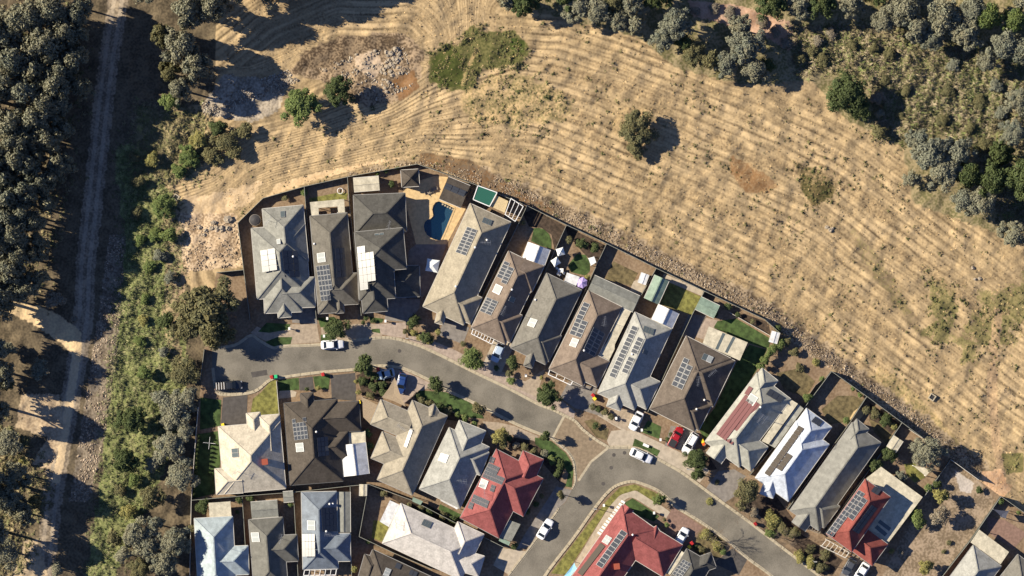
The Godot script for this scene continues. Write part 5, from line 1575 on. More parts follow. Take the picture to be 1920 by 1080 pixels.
	for a in [[1450,2,36,9,"d"],[1500,8,32,8,"g"],[1545,0,34,9,"d"],[1600,2,30,9,"g"],[1660,36,28,8,"g"],[1700,14,40,10,"g"],[1722,52,34,9,"g"],[1770,28,42,10,"g"],[1815,62,36,9,"g"],[1858,30,32,10,"l"],[1908,38,28,9,"l"],[1888,82,36,9,"s"],[1925,95,34,10,"s"],[1750,72,26,7,"s"],[1830,15,30,9,"s"],[1930,-10,40,10,"g"],[1855,115,26,7,"g"],[1640,-20,36,9,"d"],[1915,185,30,6,"g"],[1905,250,30,5,"s"]]:
		make_tree("creek_tree", "tree in the thick belt north of the reedy hollow", "tree", "trees north of the reedy hollow", a[0], a[1], a[2], a[3], a[4])
	make_tree("bushy_tree", "large round bright green tree at the paddock corner by the reeds", "tree", "", 1588, 172, 46, 8, "d")
	make_tree("bushy_tree", "smaller green tree joined to the large round one by the reeds", "tree", "", 1612, 205, 28, 6, "d")
	make_tree("dead_tree", "bare whitish dead shrub on the reedy hollow edge", "shrub", "", 1648, 182, 16, 3, "b")
	for a in [[1652,212,13,2.8,"s"],[1650,246,18,2.8,"o"],[1500,110,16,1.8,"o"],[1525,95,14,1.4,"o"],[1545,110,16,1.4,"o"],[1535,75,14,1.4,"b"],[1560,60,16,1.4,"b"],[1640,90,14,1.4,"o"],[1670,100,16,1.8,"o"],[1600,85,14,1.1,"o"],[1660,150,14,1.1,"o"],[1700,170,16,1.3,"o"],[1790,120,18,1.4,"s"],[1780,170,16,1.3,"o"],[1840,190,18,1.4,"o"],[1870,160,18,1.7,"s"],[1820,240,16,1.4,"o"],[1880,210,18,1.7,"s"],[1770,225,16,1.3,"o"],[1850,270,18,1.5,"o"],[1690,215,14,1.1,"o"],[1305,20,14,1.3,"b"],[1340,15,15,1.3,"b"],[1370,22,15,1.3,"b"],[1455,60,16,1.4,"b"],[1475,80,14,1.3,"b"],[1430,40,14,1.1,"b"]]:
		make_tree("hollow_shrub", "scrubby shrub in the reedy hollow", "shrub", "shrubs in the reedy hollow", a[0], a[1], a[2], a[3], a[4])
	for a in [[1748,288,44,9,"s"],[1772,322,40,9,"g"],[1722,265,28,7,"s"],[1802,285,34,8,"s"],[1845,378,38,8,"g"],[1868,335,38,11,"d"],[1808,375,30,7,"s"],[1822,330,30,10,"d"],[1905,440,32,8,"g"],[1932,330,52,13,"d"],[1712,335,20,4,"g"],[1880,290,30,10,"d"]]:
		make_tree("gum_tree", "gum tree in the clump on the east side of the paddock", "tree", "gum clump east of the paddock", a[0], a[1], a[2], a[3], a[4])
	bare_tree(1340, 1010, 5.5, "leafless street tree on the dry verge beside the red paved drive")
	bare_tree(1392, 958, 5.0, "leafless tree on the verge in front of the white metal roofed house")
	bare_tree(1470, 1010, 5.0, "leafless tree on the verge in front of the long dove grey house")
	# street trees and gardens
	for a in [["round green street tree beside the parked white sedan", 628,618,25,4.6,"d"],["sparse dark tree at the planted bed by the shade sail", 683,683,22,5.5,"d"],["light green street tree on the verge by the silver blue hatchback", 885,674,23,5,"l"],["broad dark street tree beside the paved threshold", 1027,743,26,5.5,"d"],["dark round garden tree beside the stone grey house porch", 962,680,18,4.5,"d"],["small round tree on the long verge lawn, nearer the shade sail", 817,722,17,4.6,"d"],["small olive tree on the long verge lawn by the soft grey house", 897,766,17,4.8,"o"],["yellowish tree in front of the rose red house", 938,818,17,4,"y"],["young dark tree at the tip of the crescent lawn", 1023,818,12,4.5,"d"],["slim tree on the verge before the maroon matted house", 1308,889,15,4,"d"],["bushy tree overhanging the white metal roofed house", 1401,920,28,6,"o"],["dark spiky tree beside the white wagon", 1305,860,24,4.5,"d"],["round autumn-toned tree beside the rose red house drive", 1052,928,11,4.5,"o"],["thin young tree at the corner verge by the red paved drive", 1236,937,13,4,"l"],["round grey tree over the pale awning near the paddock fence", 1740,846,34,6,"g"],["tall yellow-green tree in the middle of the vacant lot", 1766,930,18,5,"y"],["grey-brown tree in the vacant lot beside the yellow one", 1764,968,20,5,"b"],["dark tree on the vacant lot side of the wide patio", 1722,972,22,3.5,"l"],["yellowish tree at the south end of the vacant lot", 1736,1064,17,4,"y"],["dark conifer beside the long tan house's front corner", 776,603,14,3.5,"d"],["olive garden tree on the front verge of the long tan house", 800,634,14,3.5,"d"]]:
		make_tree("garden_tree", a[0], "tree", "", a[1], a[2], a[3] * 1.12, a[4], a[5])
	for a in [[1427,686,11],[1434,675,12],[1442,665,12],[1450,655,13],[1462,643,17]]:
		make_tree("hedge_bush", "bush in the hedge beside the shaded long lawn", "shrub", "hedge bushes beside the long lawn", a[0], a[1], a[2], 2.6, "l")
	for a in [[1068,450,10,2,"o"],[1091,457,13,2.4,"d"],[1115,465,14,2.4,"d"],[1101,520,9,1.8,"y"],[945,497,11,2.5,"d"],[980,418,7,1.5,"o"],[1515,746,12,2.5,"l"],[1541,710,8,1.5,"l"],[1600,728,7,1.2,"l"],[1612,742,7,1.2,"l"],[1624,770,11,2,"o"],[1642,776,14,2.2,"o"],[1662,788,15,2.4,"d"],[1676,800,9,1.6,"y"],[1588,788,10,1.5,"l"],[1668,852,18,3.4,"d"],[1642,872,18,3.4,"d"],[1690,893,13,2.6,"s"],[1757,908,12,2.5,"d"],[1742,915,11,2.2,"l"],[1712,955,14,2.6,"l"],[1672,1034,7,1.5,"y"],[1690,1034,8,1.4,"b"],[1780,1018,7,0.8,"o"],[1770,1035,7,0.8,"o"],[1835,920,10,1.5,"d"],[1877,940,8,2,"l"],[1910,962,7,1.8,"l"],[1340,590,9,1.4,"d"],[1365,575,10,1.6,"d"],[1412,603,7,1.2,"o"],[1384,590,7,1.2,"d"],[1475,640,12,2,"o"],[1490,660,12,1.8,"o"],[1500,690,12,1.4,"o"],[1530,680,11,1.4,"y"],[1460,615,10,1.6,"d"],[570,362,9,1.5,"l"],[535,372,8,1.3,"o"],[708,325,6,1.3,"l"],[724,321,6,1.3,"l"],[745,316,6,1.3,"l"],[735,345,9,2,"d"],[445,960,6,1.5,"d"],[380,950,18,3,"d"],[362,990,14,3,"o"],[450,938,10,2.5,"d"],[545,945,8,2,"l"],[470,935,10,2,"d"],[690,812,12,2.4,"l"],[693,835,11,2.2,"l"],[692,850,8,2,"o"],[875,945,9,2,"l"],[790,955,13,1.4,"o"],[805,962,12,1.4,"d"],[830,968,12,1.4,"o"],[850,975,11,1.3,"d"],[765,950,11,1.3,"o"],[720,925,9,1.2,"o"],[690,1015,7,1,"l"],[664,1068,9,2.5,"y"]]:
		make_tree("yard_shrub", "shrub in a fenced back yard", "shrub", "shrubs in the back yards", a[0], a[1], a[2], a[3], a[4])
	for a in [[690,700,11,1.8,"d"],[702,706,12,1.6,"d"],[680,715,12,1.6,"d"],[700,725,13,1.8,"d"],[717,722,12,1.6,"d"],[695,742,12,1.6,"o"],[718,738,11,1.5,"d"],[672,735,7,1.4,"y"],[668,715,6,1.4,"y"],[790,752,10,1.6,"o"],[805,758,13,2,"o"],[822,765,13,2,"d"],[838,772,12,1.8,"o"],[783,742,9,1.4,"d"],[858,778,8,1.5,"l"],[873,784,10,1.8,"l"],[890,796,9,1.6,"l"],[945,835,11,1.8,"o"],[955,822,9,1.6,"d"],[985,838,11,1.6,"o"],[1000,848,12,1.8,"o"],[1020,850,11,1.6,"g"],[1035,862,12,1.7,"l"],[1050,872,12,1.8,"d"],[1045,888,12,1.8,"d"],[968,834,10,1.5,"b"],[1112,763,9,1.4,"o"],[1122,767,9,1.4,"d"],[1135,774,9,1.4,"o"],[1146,781,9,1.4,"o"],[1116,798,9,1.5,"d"],[955,700,10,1.6,"o"],[958,716,11,1.6,"l"],[930,690,8,1.2,"d"],[1015,708,6,1.2,"y"],[775,625,10,1.5,"y"],[787,634,9,1.3,"y"],[806,640,9,1.3,"y"],[760,620,8,1.2,"o"],[822,623,8,1.4,"y"],[868,645,8,1.2,"o"],[1258,815,7,1.1,"d"],[1252,825,7,1.1,"d"],[1275,1042,5,1,"o"],[575,730,6,1.3,"d"],[597,727,7,1.3,"y"],[1330,940,10,0.8,"y"],[1390,948,15,1.6,"o"],[1415,962,14,1.4,"b"],[1450,975,22,2.2,"y"],[1470,992,20,2,"o"],[1490,1000,18,1.8,"o"],[1445,1000,12,1.4,"l"],[1500,1045,18,2,"y"],[1520,1055,18,2,"y"],[1540,1065,16,1.8,"o"],[1548,1040,14,1.4,"o"],[1520,1030,12,1.2,"o"],[1325,1005,16,1.6,"y"],[1345,1022,15,1.5,"y"],[1315,1030,12,1.2,"o"],[1355,1035,9,1.1,"l"],[1305,1025,8,1,"d"],[1345,905,7,0.8,"o"],[962,1000,8,1.2,"d"],[990,960,8,1.1,"d"],[1005,945,8,1.1,"d"],[965,1025,9,1.2,"d"],[1015,930,7,1.2,"o"],[560,757,5,0.8,"o"],[700,602,6,0.9,"d"],[686,596,7,1.2,"d"],[680,605,6,1,"d"],[1230,985,6,1,"o"],[1250,985,7,1.2,"l"],[1245,975,5,1,"o"]]:
		make_tree("front_shrub", "shrub in a front garden or street verge", "shrub", "shrubs in front gardens and verges", a[0], a[1], a[2], a[3], a[4])

func grow(st: SurfaceTool, p: Vector3, d: Vector3, l: float, r: float, level: int) -> void:
	var e := p + d * l
	add_tube(st, [p, p.lerp(e, 0.5) + rdir() * l * 0.05, e], [r, r * 0.8, r * 0.6], 5)
	if level == 0:
		return
	for i in (4 if level > 2 else 3):
		var nd := (d + rdir() * 0.75 + Vector3(0, 0.12, 0)).normalized()
		grow(st, p.lerp(e, rng.randf_range(0.55, 1.0)), nd, l * rng.randf_range(0.6, 0.8), r * 0.55, level - 1)

func bare_tree(x: float, y: float, h: float, label: String) -> void:
	var t := thing("bare_tree", label, "tree", W(x, y))
	var st := begin()
	add_tube(st, [Vector3(0, -0.3, 0), Vector3(0, h * 0.3, 0)], [h * 0.02, h * 0.016], 7)
	part("trunk", st.commit(), M.bark, t)
	for i in 4:
		var bs := begin()
		var an := TAU * i / 4.0 + 0.4
		grow(bs, Vector3(0, h * 0.28, 0), Vector3(cos(an) * 0.8, 1.0, sin(an) * 0.8).normalized(), h * 0.3, h * 0.01, 4)
		part("limb", bs.commit(), M.bark, t)

# ---------- scattered stuff ----------
func tuft(blades: int, h: float, spread: float, w: float) -> ArrayMesh:
	var st := begin()
	for i in blades:
		var a := rng.randf() * TAU
		var p := Vector3(cos(a), 0, sin(a)) * rng.randf() * spread * 0.4
		var tip := p + Vector3(cos(a) * spread * rng.randf(), h * rng.randf_range(0.5, 1.1), sin(a) * spread * rng.randf())
		var s := Vector3(-sin(a), 0, cos(a)) * w
		var n := (Vector3(cos(a), 1.2, sin(a))).normalized()
		tri(st, p - s, p + s, tip, n)
	return st.commit()

func stone_mesh(seed_: int, seg: int) -> ArrayMesh:
	var sm := SphereMesh.new()
	sm.radial_segments = seg; sm.rings = seg / 2; sm.radius = 1.0; sm.height = 2.0
	var arr := sm.get_mesh_arrays()
	var n := FastNoiseLite.new()
	n.seed = seed_; n.frequency = 0.7
	var vs: PackedVector3Array = arr[Mesh.ARRAY_VERTEX]
	for i in vs.size():
		var v := vs[i]
		v *= 1.0 + n.get_noise_3dv(v * 1.4) * 0.75
		v = Vector3(snappedf(v.x, 0.22), snappedf(v.y, 0.3) * 0.7, snappedf(v.z, 0.22)).lerp(v * Vector3(1, 0.7, 1), 0.45)
		vs[i] = v
	var st := begin()
	var ix: PackedInt32Array = arr[Mesh.ARRAY_INDEX]
	for i in range(0, ix.size(), 3):
		var c := (vs[ix[i]] + vs[ix[i + 1]] + vs[ix[i + 2]]) / 3.0
		poly_face(st, [vs[ix[i]], vs[ix[i + 1]], vs[ix[i + 2]]], c)
	return st.commit()

func scatter(called: String, label: String, cat: String, mesh: Mesh, material: Material, spots: PackedVector2Array, sizes: Vector2, cols: Array, sink := 0.0) -> void:
	var mm := MultiMesh.new()
	mm.transform_format = MultiMesh.TRANSFORM_3D
	mm.use_colors = true
	mm.mesh = mesh
	mm.instance_count = spots.size()
	for i in spots.size():
		var s := rng.randf_range(sizes.x, sizes.y)
		if rng.randf() < 0.08: s *= 1.6
		var p := W(spots[i].x, spots[i].y)
		p.y = gy(spots[i].x, spots[i].y) - sink * s
		mm.set_instance_transform(i, Transform3D(Basis(Vector3.UP, rng.randf() * TAU).scaled(Vector3(s, s * rng.randf_range(0.7, 1.2), s)), p))
		var c: Vector3 = cols[rng.randi() % cols.size()] * rng.randf_range(0.75, 1.2)
		mm.set_instance_color(i, Color(c.x, c.y, c.z))
	var o := MultiMeshInstance3D.new()
	o.name = numbered(called)
	o.multimesh = mm
	o.material_override = material
	o.set_meta("kind", "stuff")
	tag(o, label, cat)
	add_child(o)

func fill_poly(pts: Array, n: int, clump := 0.0, thresh := 0.0, jitter := 0.0) -> PackedVector2Array:
	var p := V2(pts)
	var box := Rect2(p[0], Vector2.ZERO)
	for q in p: box = box.expand(q)
	var out := PackedVector2Array()
	var nz := FastNoiseLite.new()
	nz.seed = n
	nz.frequency = clump
	var tries := 0
	while out.size() < n and tries < n * 12:
		tries += 1
		var q := Vector2(rng.randf_range(box.position.x, box.end.x), rng.randf_range(box.position.y, box.end.y))
		if not Geometry2D.is_point_in_polygon(q, p): continue
		if clump > 0.0 and nz.get_noise_2d(q.x, q.y) < thresh: continue
		out.append(q + Vector2(rng.randfn(0.0, 1.0), rng.randfn(0.0, 1.0)) * jitter)
	return out

func make_field_things() -> void:
	var straw := tuft(7, 0.06, 0.26, 0.03)
	var weed := tuft(18, 0.12, 0.36, 0.04)
	var reed := tuft(16, 0.26, 0.55, 0.035)
	var paddock := []
	for q in top_line.slice(2): paddock.append_array([q.x, q.y])
	var rev := fence_line.duplicate()
	rev.reverse()
	for q in rev: paddock.append_array([q.x, q.y])
	var upper := [420,-60, 960,-60, 905,25, 850,100, 790,172, 800,100, 740,60, 640,60, 560,100, 430,190]
	var tufts := fill_poly(paddock, 7000)
	tufts.append_array(fill_poly(upper, 1200))
	scatter("straw_grass", "short straw-coloured stubble covering the mown paddock", "grass", straw, M.blade, tufts, Vector2(0.7, 1.5), [Vector3(0.42,0.29,0.14), Vector3(0.50,0.36,0.19), Vector3(0.30,0.20,0.10), Vector3(0.24,0.165,0.085)])
	var ws := fill_poly(paddock, 1300, 0.012, 0.1)
	ws.append_array(fill_poly([795,90, 862,70, 885,40, 1000,60, 995,125, 905,135, 885,180, 800,170], 420, 0.03, 0.05))
	ws.append_array(fill_poly([870,130, 1000,120, 1090,200, 1020,260, 880,260], 260, 0.03, 0.0))
	ws.append_array(fill_poly([1730,500, 1820,540, 1820,610, 1740,680], 160, 0.04, 0.05))
	ws.append_array(fill_poly([1800,680, 1850,560, 1930,520, 1960,560, 1880,680], 200, 0.04, 0.05))
	ws.append_array(fill_poly([1480,290, 1590,330, 1570,390, 1505,400], 110, 0.05, 0.05))
	scatter("weeds", "dark green weeds scattered between the mown rows", "weeds", weed, M.blade, ws, Vector2(0.5, 1.4), [Vector3(0.085,0.095,0.032), Vector3(0.13,0.125,0.045), Vector3(0.065,0.08,0.025), Vector3(0.17,0.14,0.065)])
	var rs := fill_poly([215,280, 250,270, 330,370, 345,470, 330,560, 350,700, 300,900, 250,1000, 210,1090, 160,1090, 190,900, 205,700, 220,560, 235,440], 8000, 0.02, -0.3, 9.0)
	scatter("creek_reeds", "green reeds and tall grass filling the creek strip", "reeds", reed, M.blade, rs, Vector2(0.4, 1.1), [Vector3(0.125,0.15,0.055), Vector3(0.18,0.19,0.085), Vector3(0.095,0.12,0.04), Vector3(0.24,0.22,0.12)])
	rs = fill_poly([1480,40, 1640,50, 1900,110, 1990,240, 1960,420, 1880,420, 1860,320, 1760,240, 1690,270, 1640,250, 1640,140, 1560,130, 1500,140], 9000, 0.02, -0.3, 9.0)
	scatter("hollow_reeds", "brownish reeds and rank grass filling the hollow", "reeds", reed, M.blade, rs, Vector2(0.6, 1.5), [Vector3(0.20,0.17,0.09), Vector3(0.27,0.22,0.14), Vector3(0.15,0.15,0.06), Vector3(0.33,0.27,0.18), Vector3(0.15,0.18,0.06)])
	var lw := PackedVector2Array()
	for l in [[255,200, 385,215, 375,320, 300,345, 260,330], [-60,-60, 160,-60, 150,300, 80,560, -60,600], [0,780, 90,900, 40,1080, -50,1080]]:
		lw.append_array(fill_poly(l, 1900, 0.02, -0.2, 12.0))
	scatter("undergrowth", "low brownish undergrowth beneath the gum trees", "undergrowth", weed, M.blade, lw, Vector2(0.7, 1.8), [Vector3(0.20,0.17,0.09), Vector3(0.15,0.15,0.065), Vector3(0.27,0.22,0.12)])
	# loose stones
	var chip := stone_mesh(4, 6)
	var sp := fill_poly(bank(28.0), 7500, 0.02, -0.2)
	scatter("rubble", "broken pale stones on the bank along the back fences", "rubble", chip, M.stone_small, sp, Vector2(0.05, 0.16), [Vector3(0.26,0.20,0.14), Vector3(0.19,0.14,0.095), Vector3(0.38,0.31,0.23), Vector3(0.12,0.087,0.06)])
	sp = fill_poly([430,178, 470,155, 540,130, 560,150, 520,175, 470,190, 430,225, 385,215, 375,195], 1100, 0.03, -0.1)
	sp.append_array(fill_poly([600,125, 680,100, 760,85, 775,165, 700,190, 640,165, 600,150], 420, 0.03, 0.0))
	scatter("gravel", "whitish stone gravel round the rubble hollow", "gravel", chip, M.stone_small, sp, Vector2(0.09, 0.24), [Vector3(0.38,0.33,0.255), Vector3(0.27,0.225,0.17), Vector3(0.19,0.15,0.11)])
	sp = fill_poly([345,405, 445,420, 455,500, 350,510], 420, 0.03, -0.1)
	sp.append_array(fill_poly([205,440, 235,440, 228,560, 215,700, 190,850, 165,940, 130,940, 150,820, 168,700, 190,560], 1500, 0.03, -0.1))
	scatter("gravel", "mixed stones on the bare ground beside track and clearing", "gravel", chip, M.stone_small, sp, Vector2(0.06, 0.20), [Vector3(0.38,0.30,0.215), Vector3(0.24,0.18,0.125), Vector3(0.15,0.115,0.08)])
	# boulders one can count
	var bm := [stone_mesh(11, 10), stone_mesh(12, 10), stone_mesh(13, 10)]
	for b in [[742,92,6],[733,100,5],[724,98,4],[748,102,4],[738,110,5],[745,112,5],[729,112,4],[733,120,5],[726,125,5],[738,124,4],[720,130,4],[731,134,4],[722,138,3.5],[735,141,4],[716,136,3],[727,104,3.5],[751,110,3.5],[742,118,4],[724,116,3.5],[668,102,3],[699,124,3],[703,95,3],[728,154,4],[724,172,3.5],[722,165,3]]:
		boulder("boulder in the heap at the rubble hollow", "boulders at the rubble hollow", b, bm)
	for b in [[428,411,8],[401,417,5],[397,428,4.5],[407,428,5],[416,428,5],[386,432,4.5],[374,426,5],[427,428,4.5],[383,440,3.5]]:
		boulder("boulder beside the stony clearing at the fence corner", "boulders by the fence corner", b, bm)
	for b in [[1551,426,4],[1558,431,4.5],[1562,428,3.5],[1826,502,4],[1838,522,3.5],[1830,523,3]]:
		boulder("pale stone lying in the open paddock", "stones in the paddock", b, bm)

func boulder(label: String, group: String, b: Array, bm: Array) -> void:
	var o := MeshInstance3D.new()
	o.name = numbered("boulder")
	o.mesh = bm[rng.randi() % 3]
	o.material_override = M.rock
	var s: float = b[2] / S
	o.transform = Transform3D(Basis(Vector3.UP, rng.randf() * TAU).scaled(Vector3(s, s * rng.randf_range(0.8, 1.1), s * rng.randf_range(0.75, 1.1))), W(b[0], b[1]) + Vector3(0, gy(b[0], b[1]) + s * 0.2, 0))
	tag(o, label, "boulder", group)
	add_child(o)

# ---------- bins, boxes, poles ----------
func bin(x: float, y: float, lid: Color, label: String, turn := 0.3) -> void:
	var t := thing("wheelie_bin", label, "bin", W(x, y) + Vector3(0, 0.02, 0))
	t.rotation.y = turn
	var st := begin()
	var lo := [Vector3(-0.2, 0.06, -0.22), Vector3(0.2, 0.06, -0.22), Vector3(0.2, 0.06, 0.22), Vector3(-0.2, 0.06, 0.22)]
	var hi := [Vector3(-0.29, 0.98, -0.34), Vector3(0.29, 0.98, -0.34), Vector3(0.29, 0.98, 0.3), Vector3(-0.29, 0.98, 0.3)]
	for i in 4:
		poly_face(st, [lo[i], lo[(i + 1) % 4], hi[(i + 1) % 4], hi[i]], lo[i] + lo[(i + 1) % 4] - Vector3(0, 0.12, 0))
	poly_face(st, lo, Vector3.DOWN)
	part("bin_body", st.commit(), mat(lin(0.03, 0.05, 0.035), 0.6), t)
	var l := begin()
	var a := [Vector3(-0.31, 0.98, -0.38), Vector3(0.31, 0.98, -0.38), Vector3(0.31, 0.98, 0.34), Vector3(-0.31, 0.98, 0.34)]
	var b := [Vector3(-0.25, 1.06, -0.3), Vector3(0.25, 1.06, -0.3), Vector3(0.25, 1.08, 0.28), Vector3(-0.25, 1.08, 0.28)]
	for i in 4:
		poly_face(l, [a[i], a[(i + 1) % 4], b[(i + 1) % 4], b[i]], a[i] + a[(i + 1) % 4])
	poly_face(l, b, Vector3.UP)
	poly_face(l, a, Vector3.DOWN)
	part("lid", l.commit(), mat(lid, 0.5), t)
	for z in [-0.22, 0.22]:
		var w := begin()
		add_tube(w, [Vector3(z - 0.03, 0.1, -0.27), Vector3(z + 0.03, 0.1, -0.27)], [0.1, 0.1], 10)
		part("wheel", w.commit(), M.dark_metal, t)

func make_small_things() -> void:
	var red := lin(0.36, 0.02, 0.02); var green := lin(0.03, 0.42, 0.16); var yellow := lin(0.72, 0.55, 0.03)
	bin(510, 707, red, "red-lidded bin at the kerb beside the green-lidded one")
	bin(518, 706, green, "green-lidded bin at the kerb by the yellowish lawn", 0.1)
	bin(606, 702, red, "red-lidded bin standing alone between the two dark drives")
	bin(674, 754, yellow, "yellow-lidded bin beside the grey carport roof")
	bin(709, 692, red, "red-lidded bin at the kerb by the shade sail planting")
	bin(1112, 741, red, "red-lidded bin beside the pale house with long panel rows", 0.8)
	bin(1115, 747, yellow, "yellow-lidded bin beside the pale house with long panel rows", 0.8)
	bin(1319, 832, lin(0.55, 0.10, 0.02), "orange-lidded bin beside the white wagon", 0.5)
	bin(1317, 827, yellow, "yellow-lidded bin behind the orange-lidded one by the white wagon", 0.5)
	bin(1416, 982, red, "red-lidded bin alone at the kerb before the dove grey house", 0.6)
	bin(1292, 1025, yellow, "yellow-lidded bin beside the white hatchback", 0.6)
	bin(1297, 1018, red, "red-lidded bin beside the white hatchback", 0.6)
	bin(419, 797, yellow, "yellow-lidded bin at the cream house drive")
	for a in [[543,616],[608,630],[614,597],[723,602],[986,704],[1155,784],[1203,806],[1238,824],[1132,947],[1226,961]]:
		var t := thing("letterbox", "small white letterbox on a post at a front boundary", "letterbox", W(a[0], a[1]), "letterboxes along the street")
		var ps := begin()
		add_bar(ps, Vector3(0, 0, 0), Vector3(0, 0.85, 0), 0.14, 0.14)
		part("post", ps.commit(), M.white, t)
		var bx := begin()
		add_box(bx, Vector3(0, 0.98, 0), Vector3(0.17, 0.14, 0.24))
		add_box(bx, Vector3(0, 1.14, 0), Vector3(0.2, 0.02, 0.27))
		part("box", bx.commit(), M.white, t)
	var bo := thing("bench", "white slab bench on the mown verge beside the parked sedan", "bench", W(1211, 835))
	bo.rotation.y = -0.42
	var bst := begin()
	add_box(bst, Vector3(0, 0.42, 0), Vector3(0.6, 0.05, 0.26))
	part("seat", bst.commit(), M.white, bo)
	for x in [-0.45, 0.45]:
		var lg := begin()
		add_box(lg, Vector3(x, 0.18, 0), Vector3(0.06, 0.19, 0.22))
		part("leg", lg.commit(), M.white, bo)
	for a in [[330,370,9,"concrete drain pit on the slope beside the creek"],[1749,745,10,"concrete framed drain pit in the paddock near the clay path"]]:
		var t := thing("drain_pit", a[3], "drain", W(a[0], a[1]) + Vector3(0, gy(a[0], a[1]), 0))
		t.rotation.y = -0.6
		var r: float = a[2] * 0.5 / S
		for k in 4:
			var st := begin()
			var an := k * PI / 2
			add_box(st, Vector3(cos(an) * r, 0.05, sin(an) * r), Vector3(0.1, 0.15, r + 0.1) if k % 2 == 0 else Vector3(r - 0.1, 0.15, 0.1))
			part("rim", st.commit(), M.kerb, t)
		var g := begin()
		add_box(g, Vector3(0, 0.0, 0), Vector3(r - 0.1, 0.06, r - 0.1))
		part("grate", g.commit(), M.dark_metal, t)
	for a in [[1287,878],[762,634],[1523,1050],[1113,952]]:
		var t := thing("street_lamp", "slender grey street lamp at the kerb", "street lamp", W(a[0], a[1]), "street lamps along the kerbs")
		var ps := begin()
		add_tube(ps, [Vector3.ZERO, Vector3(0, 4.6, 0)], [0.07, 0.045], 8)
		part("pole", ps.commit(), M.steel, t)
		var hd := begin()
		add_box(hd, Vector3(0.25, 4.62, 0), Vector3(0.3, 0.05, 0.1))
		part("lamp_head", hd.commit(), M.gutter_grey, t)
	for a in [[749,658],[1107,823],[1151,853],[1171,849],[1146,877],[1131,907],[1334,940]]:
		var st := begin()
		add_tube(st, [W(a[0], a[1]), W(a[0], a[1]) + Vector3(0, 0.022, 0)], [0.36, 0.36], 18)
		var o := MeshInstance3D.new()
		o.name = numbered("manhole_cover")
		o.mesh = st.commit()
		o.material_override = M.asphalt_dark
		tag(o, "round dark manhole cover set in the road", "manhole", "manhole covers in the road")
		add_child(o)
	# stepping stones along the corner house
	for i in 12:
		var k := i / 11.0
		var st := begin()
		add_box(st, Vector3(0, 0.03, 0), Vector3(0.42, 0.03, 0.22))
		var o := MeshInstance3D.new()
		o.name = numbered("stepping_stone")
		o.mesh = st.commit()
		o.material_override = M.white
		o.transform = Transform3D(Basis(Vector3.UP, -0.55), W(lerpf(1168, 1124, k), lerpf(941, 1000, k)) + Vector3(0, 0.02, 0))
		tag(o, "white rectangular stepping stone along the red corner house wall", "stepping stone", "stepping stones by the corner house")
		add_child(o)
	# slim conifers along the cream house lawn
	for i in 14:
		make_tree("slim_conifer", "slim conifer in the row along the side lawn fence", "tree", "slim conifers along the side lawn", lerpf(373, 364, i / 13.0), lerpf(818, 926, i / 13.0), 3.6, 2.7, "d")
	# clothes line, swing, outdoor setting
	var cl := thing("clothes_line", "rotary clothes line on the shaded side lawn", "clothes line", W(394, 830))
	var cs := begin()
	add_tube(cs, [Vector3.ZERO, Vector3(0, 2.0, 0)], [0.04, 0.04], 6)
	part("pole", cs.commit(), M.steel, cl)
	for i in 4:
		var am := begin()
		var an := i * PI / 2 + 0.1
		add_bar(am, Vector3(0, 1.8, 0), Vector3(cos(an) * 1.2, 2.0, sin(an) * 1.2), 0.05, 0.05)
		part("arm", am.commit(), M.white, cl)
	var tb := thing("outdoor_table", "white outdoor table beside the white square umbrella", "table", W(1051, 507))
	var ts := begin()
	add_box(ts, Vector3(0, 0.72, 0), Vector3(0.55, 0.03, 0.4))
	part("table_top", ts.commit(), M.white, tb)
	for x in [-0.45, 0.45]:
		for z in [-0.3, 0.3]:
			var lg := begin()
			add_bar(lg, Vector3(x, 0, z), Vector3(x, 0.7, z), 0.05, 0.05)
			part("leg", lg.commit(), M.white, tb)
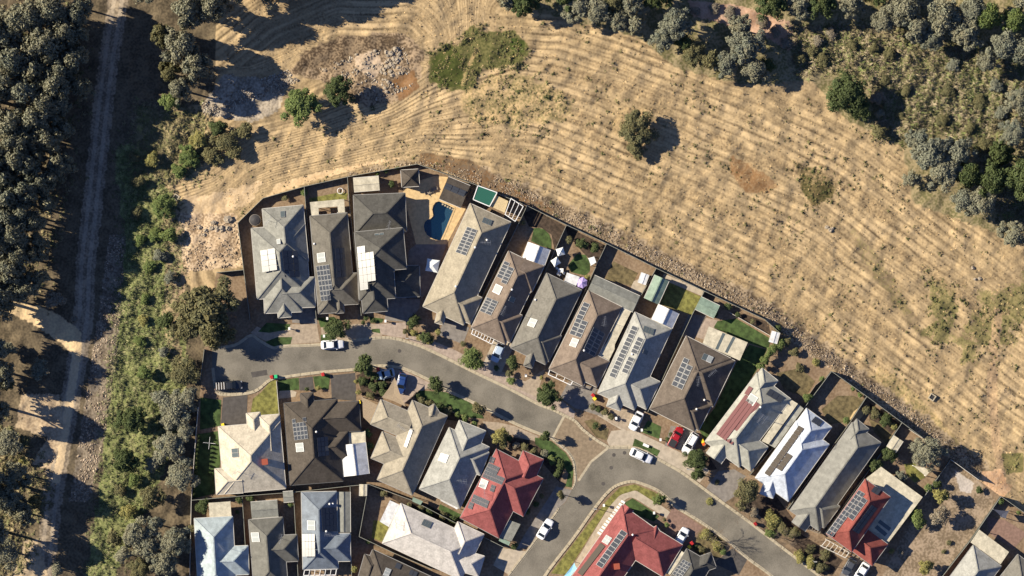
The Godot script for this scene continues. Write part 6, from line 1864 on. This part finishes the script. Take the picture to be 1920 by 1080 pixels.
	for a in [[1044,503,0.2],[1057,512,1.2],[1050,515,2.0],[1046,513,2.6]]:
		var ch := thing("outdoor_chair", "white outdoor chair at the table by the square umbrella", "chair", W(a[0], a[1]), "outdoor chairs by the umbrella")
		ch.rotation.y = a[2]
		var s1 := begin()
		add_box(s1, Vector3(0, 0.44, 0), Vector3(0.22, 0.03, 0.22))
		part("seat", s1.commit(), M.white, ch)
		var s2 := begin()
		add_box(s2, Vector3(0, 0.7, -0.22), Vector3(0.22, 0.24, 0.025))
		part("backrest", s2.commit(), M.white, ch)
		for x in [-0.19, 0.19]:
			for z in [-0.19, 0.19]:
				var lg := begin()
				add_bar(lg, Vector3(x, 0, z), Vector3(x, 0.42, z), 0.04, 0.04)
				part("leg", lg.commit(), M.white, ch)
	for a in [[806,360,0.4],[814,355,0.4]]:
		var ch := thing("sun_lounger", "grey sun lounger on the sandstone pool terrace", "lounger", W(a[0], a[1]), "loungers on the pool terrace")
		ch.rotation.y = a[2]
		var s1 := begin()
		add_box(s1, Vector3(0, 0.32, 0), Vector3(0.75, 0.04, 0.3))
		part("bed", s1.commit(), M.timber_grey, ch)
		var s2 := begin()
		add_box(s2, Vector3(-0.78, 0.5, 0), Vector3(0.28, 0.035, 0.3), Basis(Vector3.BACK, -0.8))
		part("backrest", s2.commit(), M.timber_grey, ch)
		for x in [-0.6, 0.6]:
			for z in [-0.24, 0.24]:
				var lg := begin()
				add_bar(lg, Vector3(x, 0, z), Vector3(x, 0.3, z), 0.05, 0.05)
				part("leg", lg.commit(), M.timber_grey, ch)
	for a in [[758,938,lin(0.05,0.05,0.4),"blue tarpaulin bundle beside the large white house"],[1412,641,lin(0.2,0.5,0.08),"bright green toy car on the shaded long lawn"]]:
		pass
	var rt := thing("trampoline_ring", "pale round play hoop on the lawn behind the narrow brown house", "hoop", W(638, 358))
	var rs := begin()
	var ring := []; var rad := []
	for i in 19:
		ring.append(Vector3(cos(TAU * i / 18.0) * 0.55, 0.35, sin(TAU * i / 18.0) * 0.55)); rad.append(0.07)
	add_tube(rs, ring, rad, 5)
	part("ring", rs.commit(), M.white, rt)
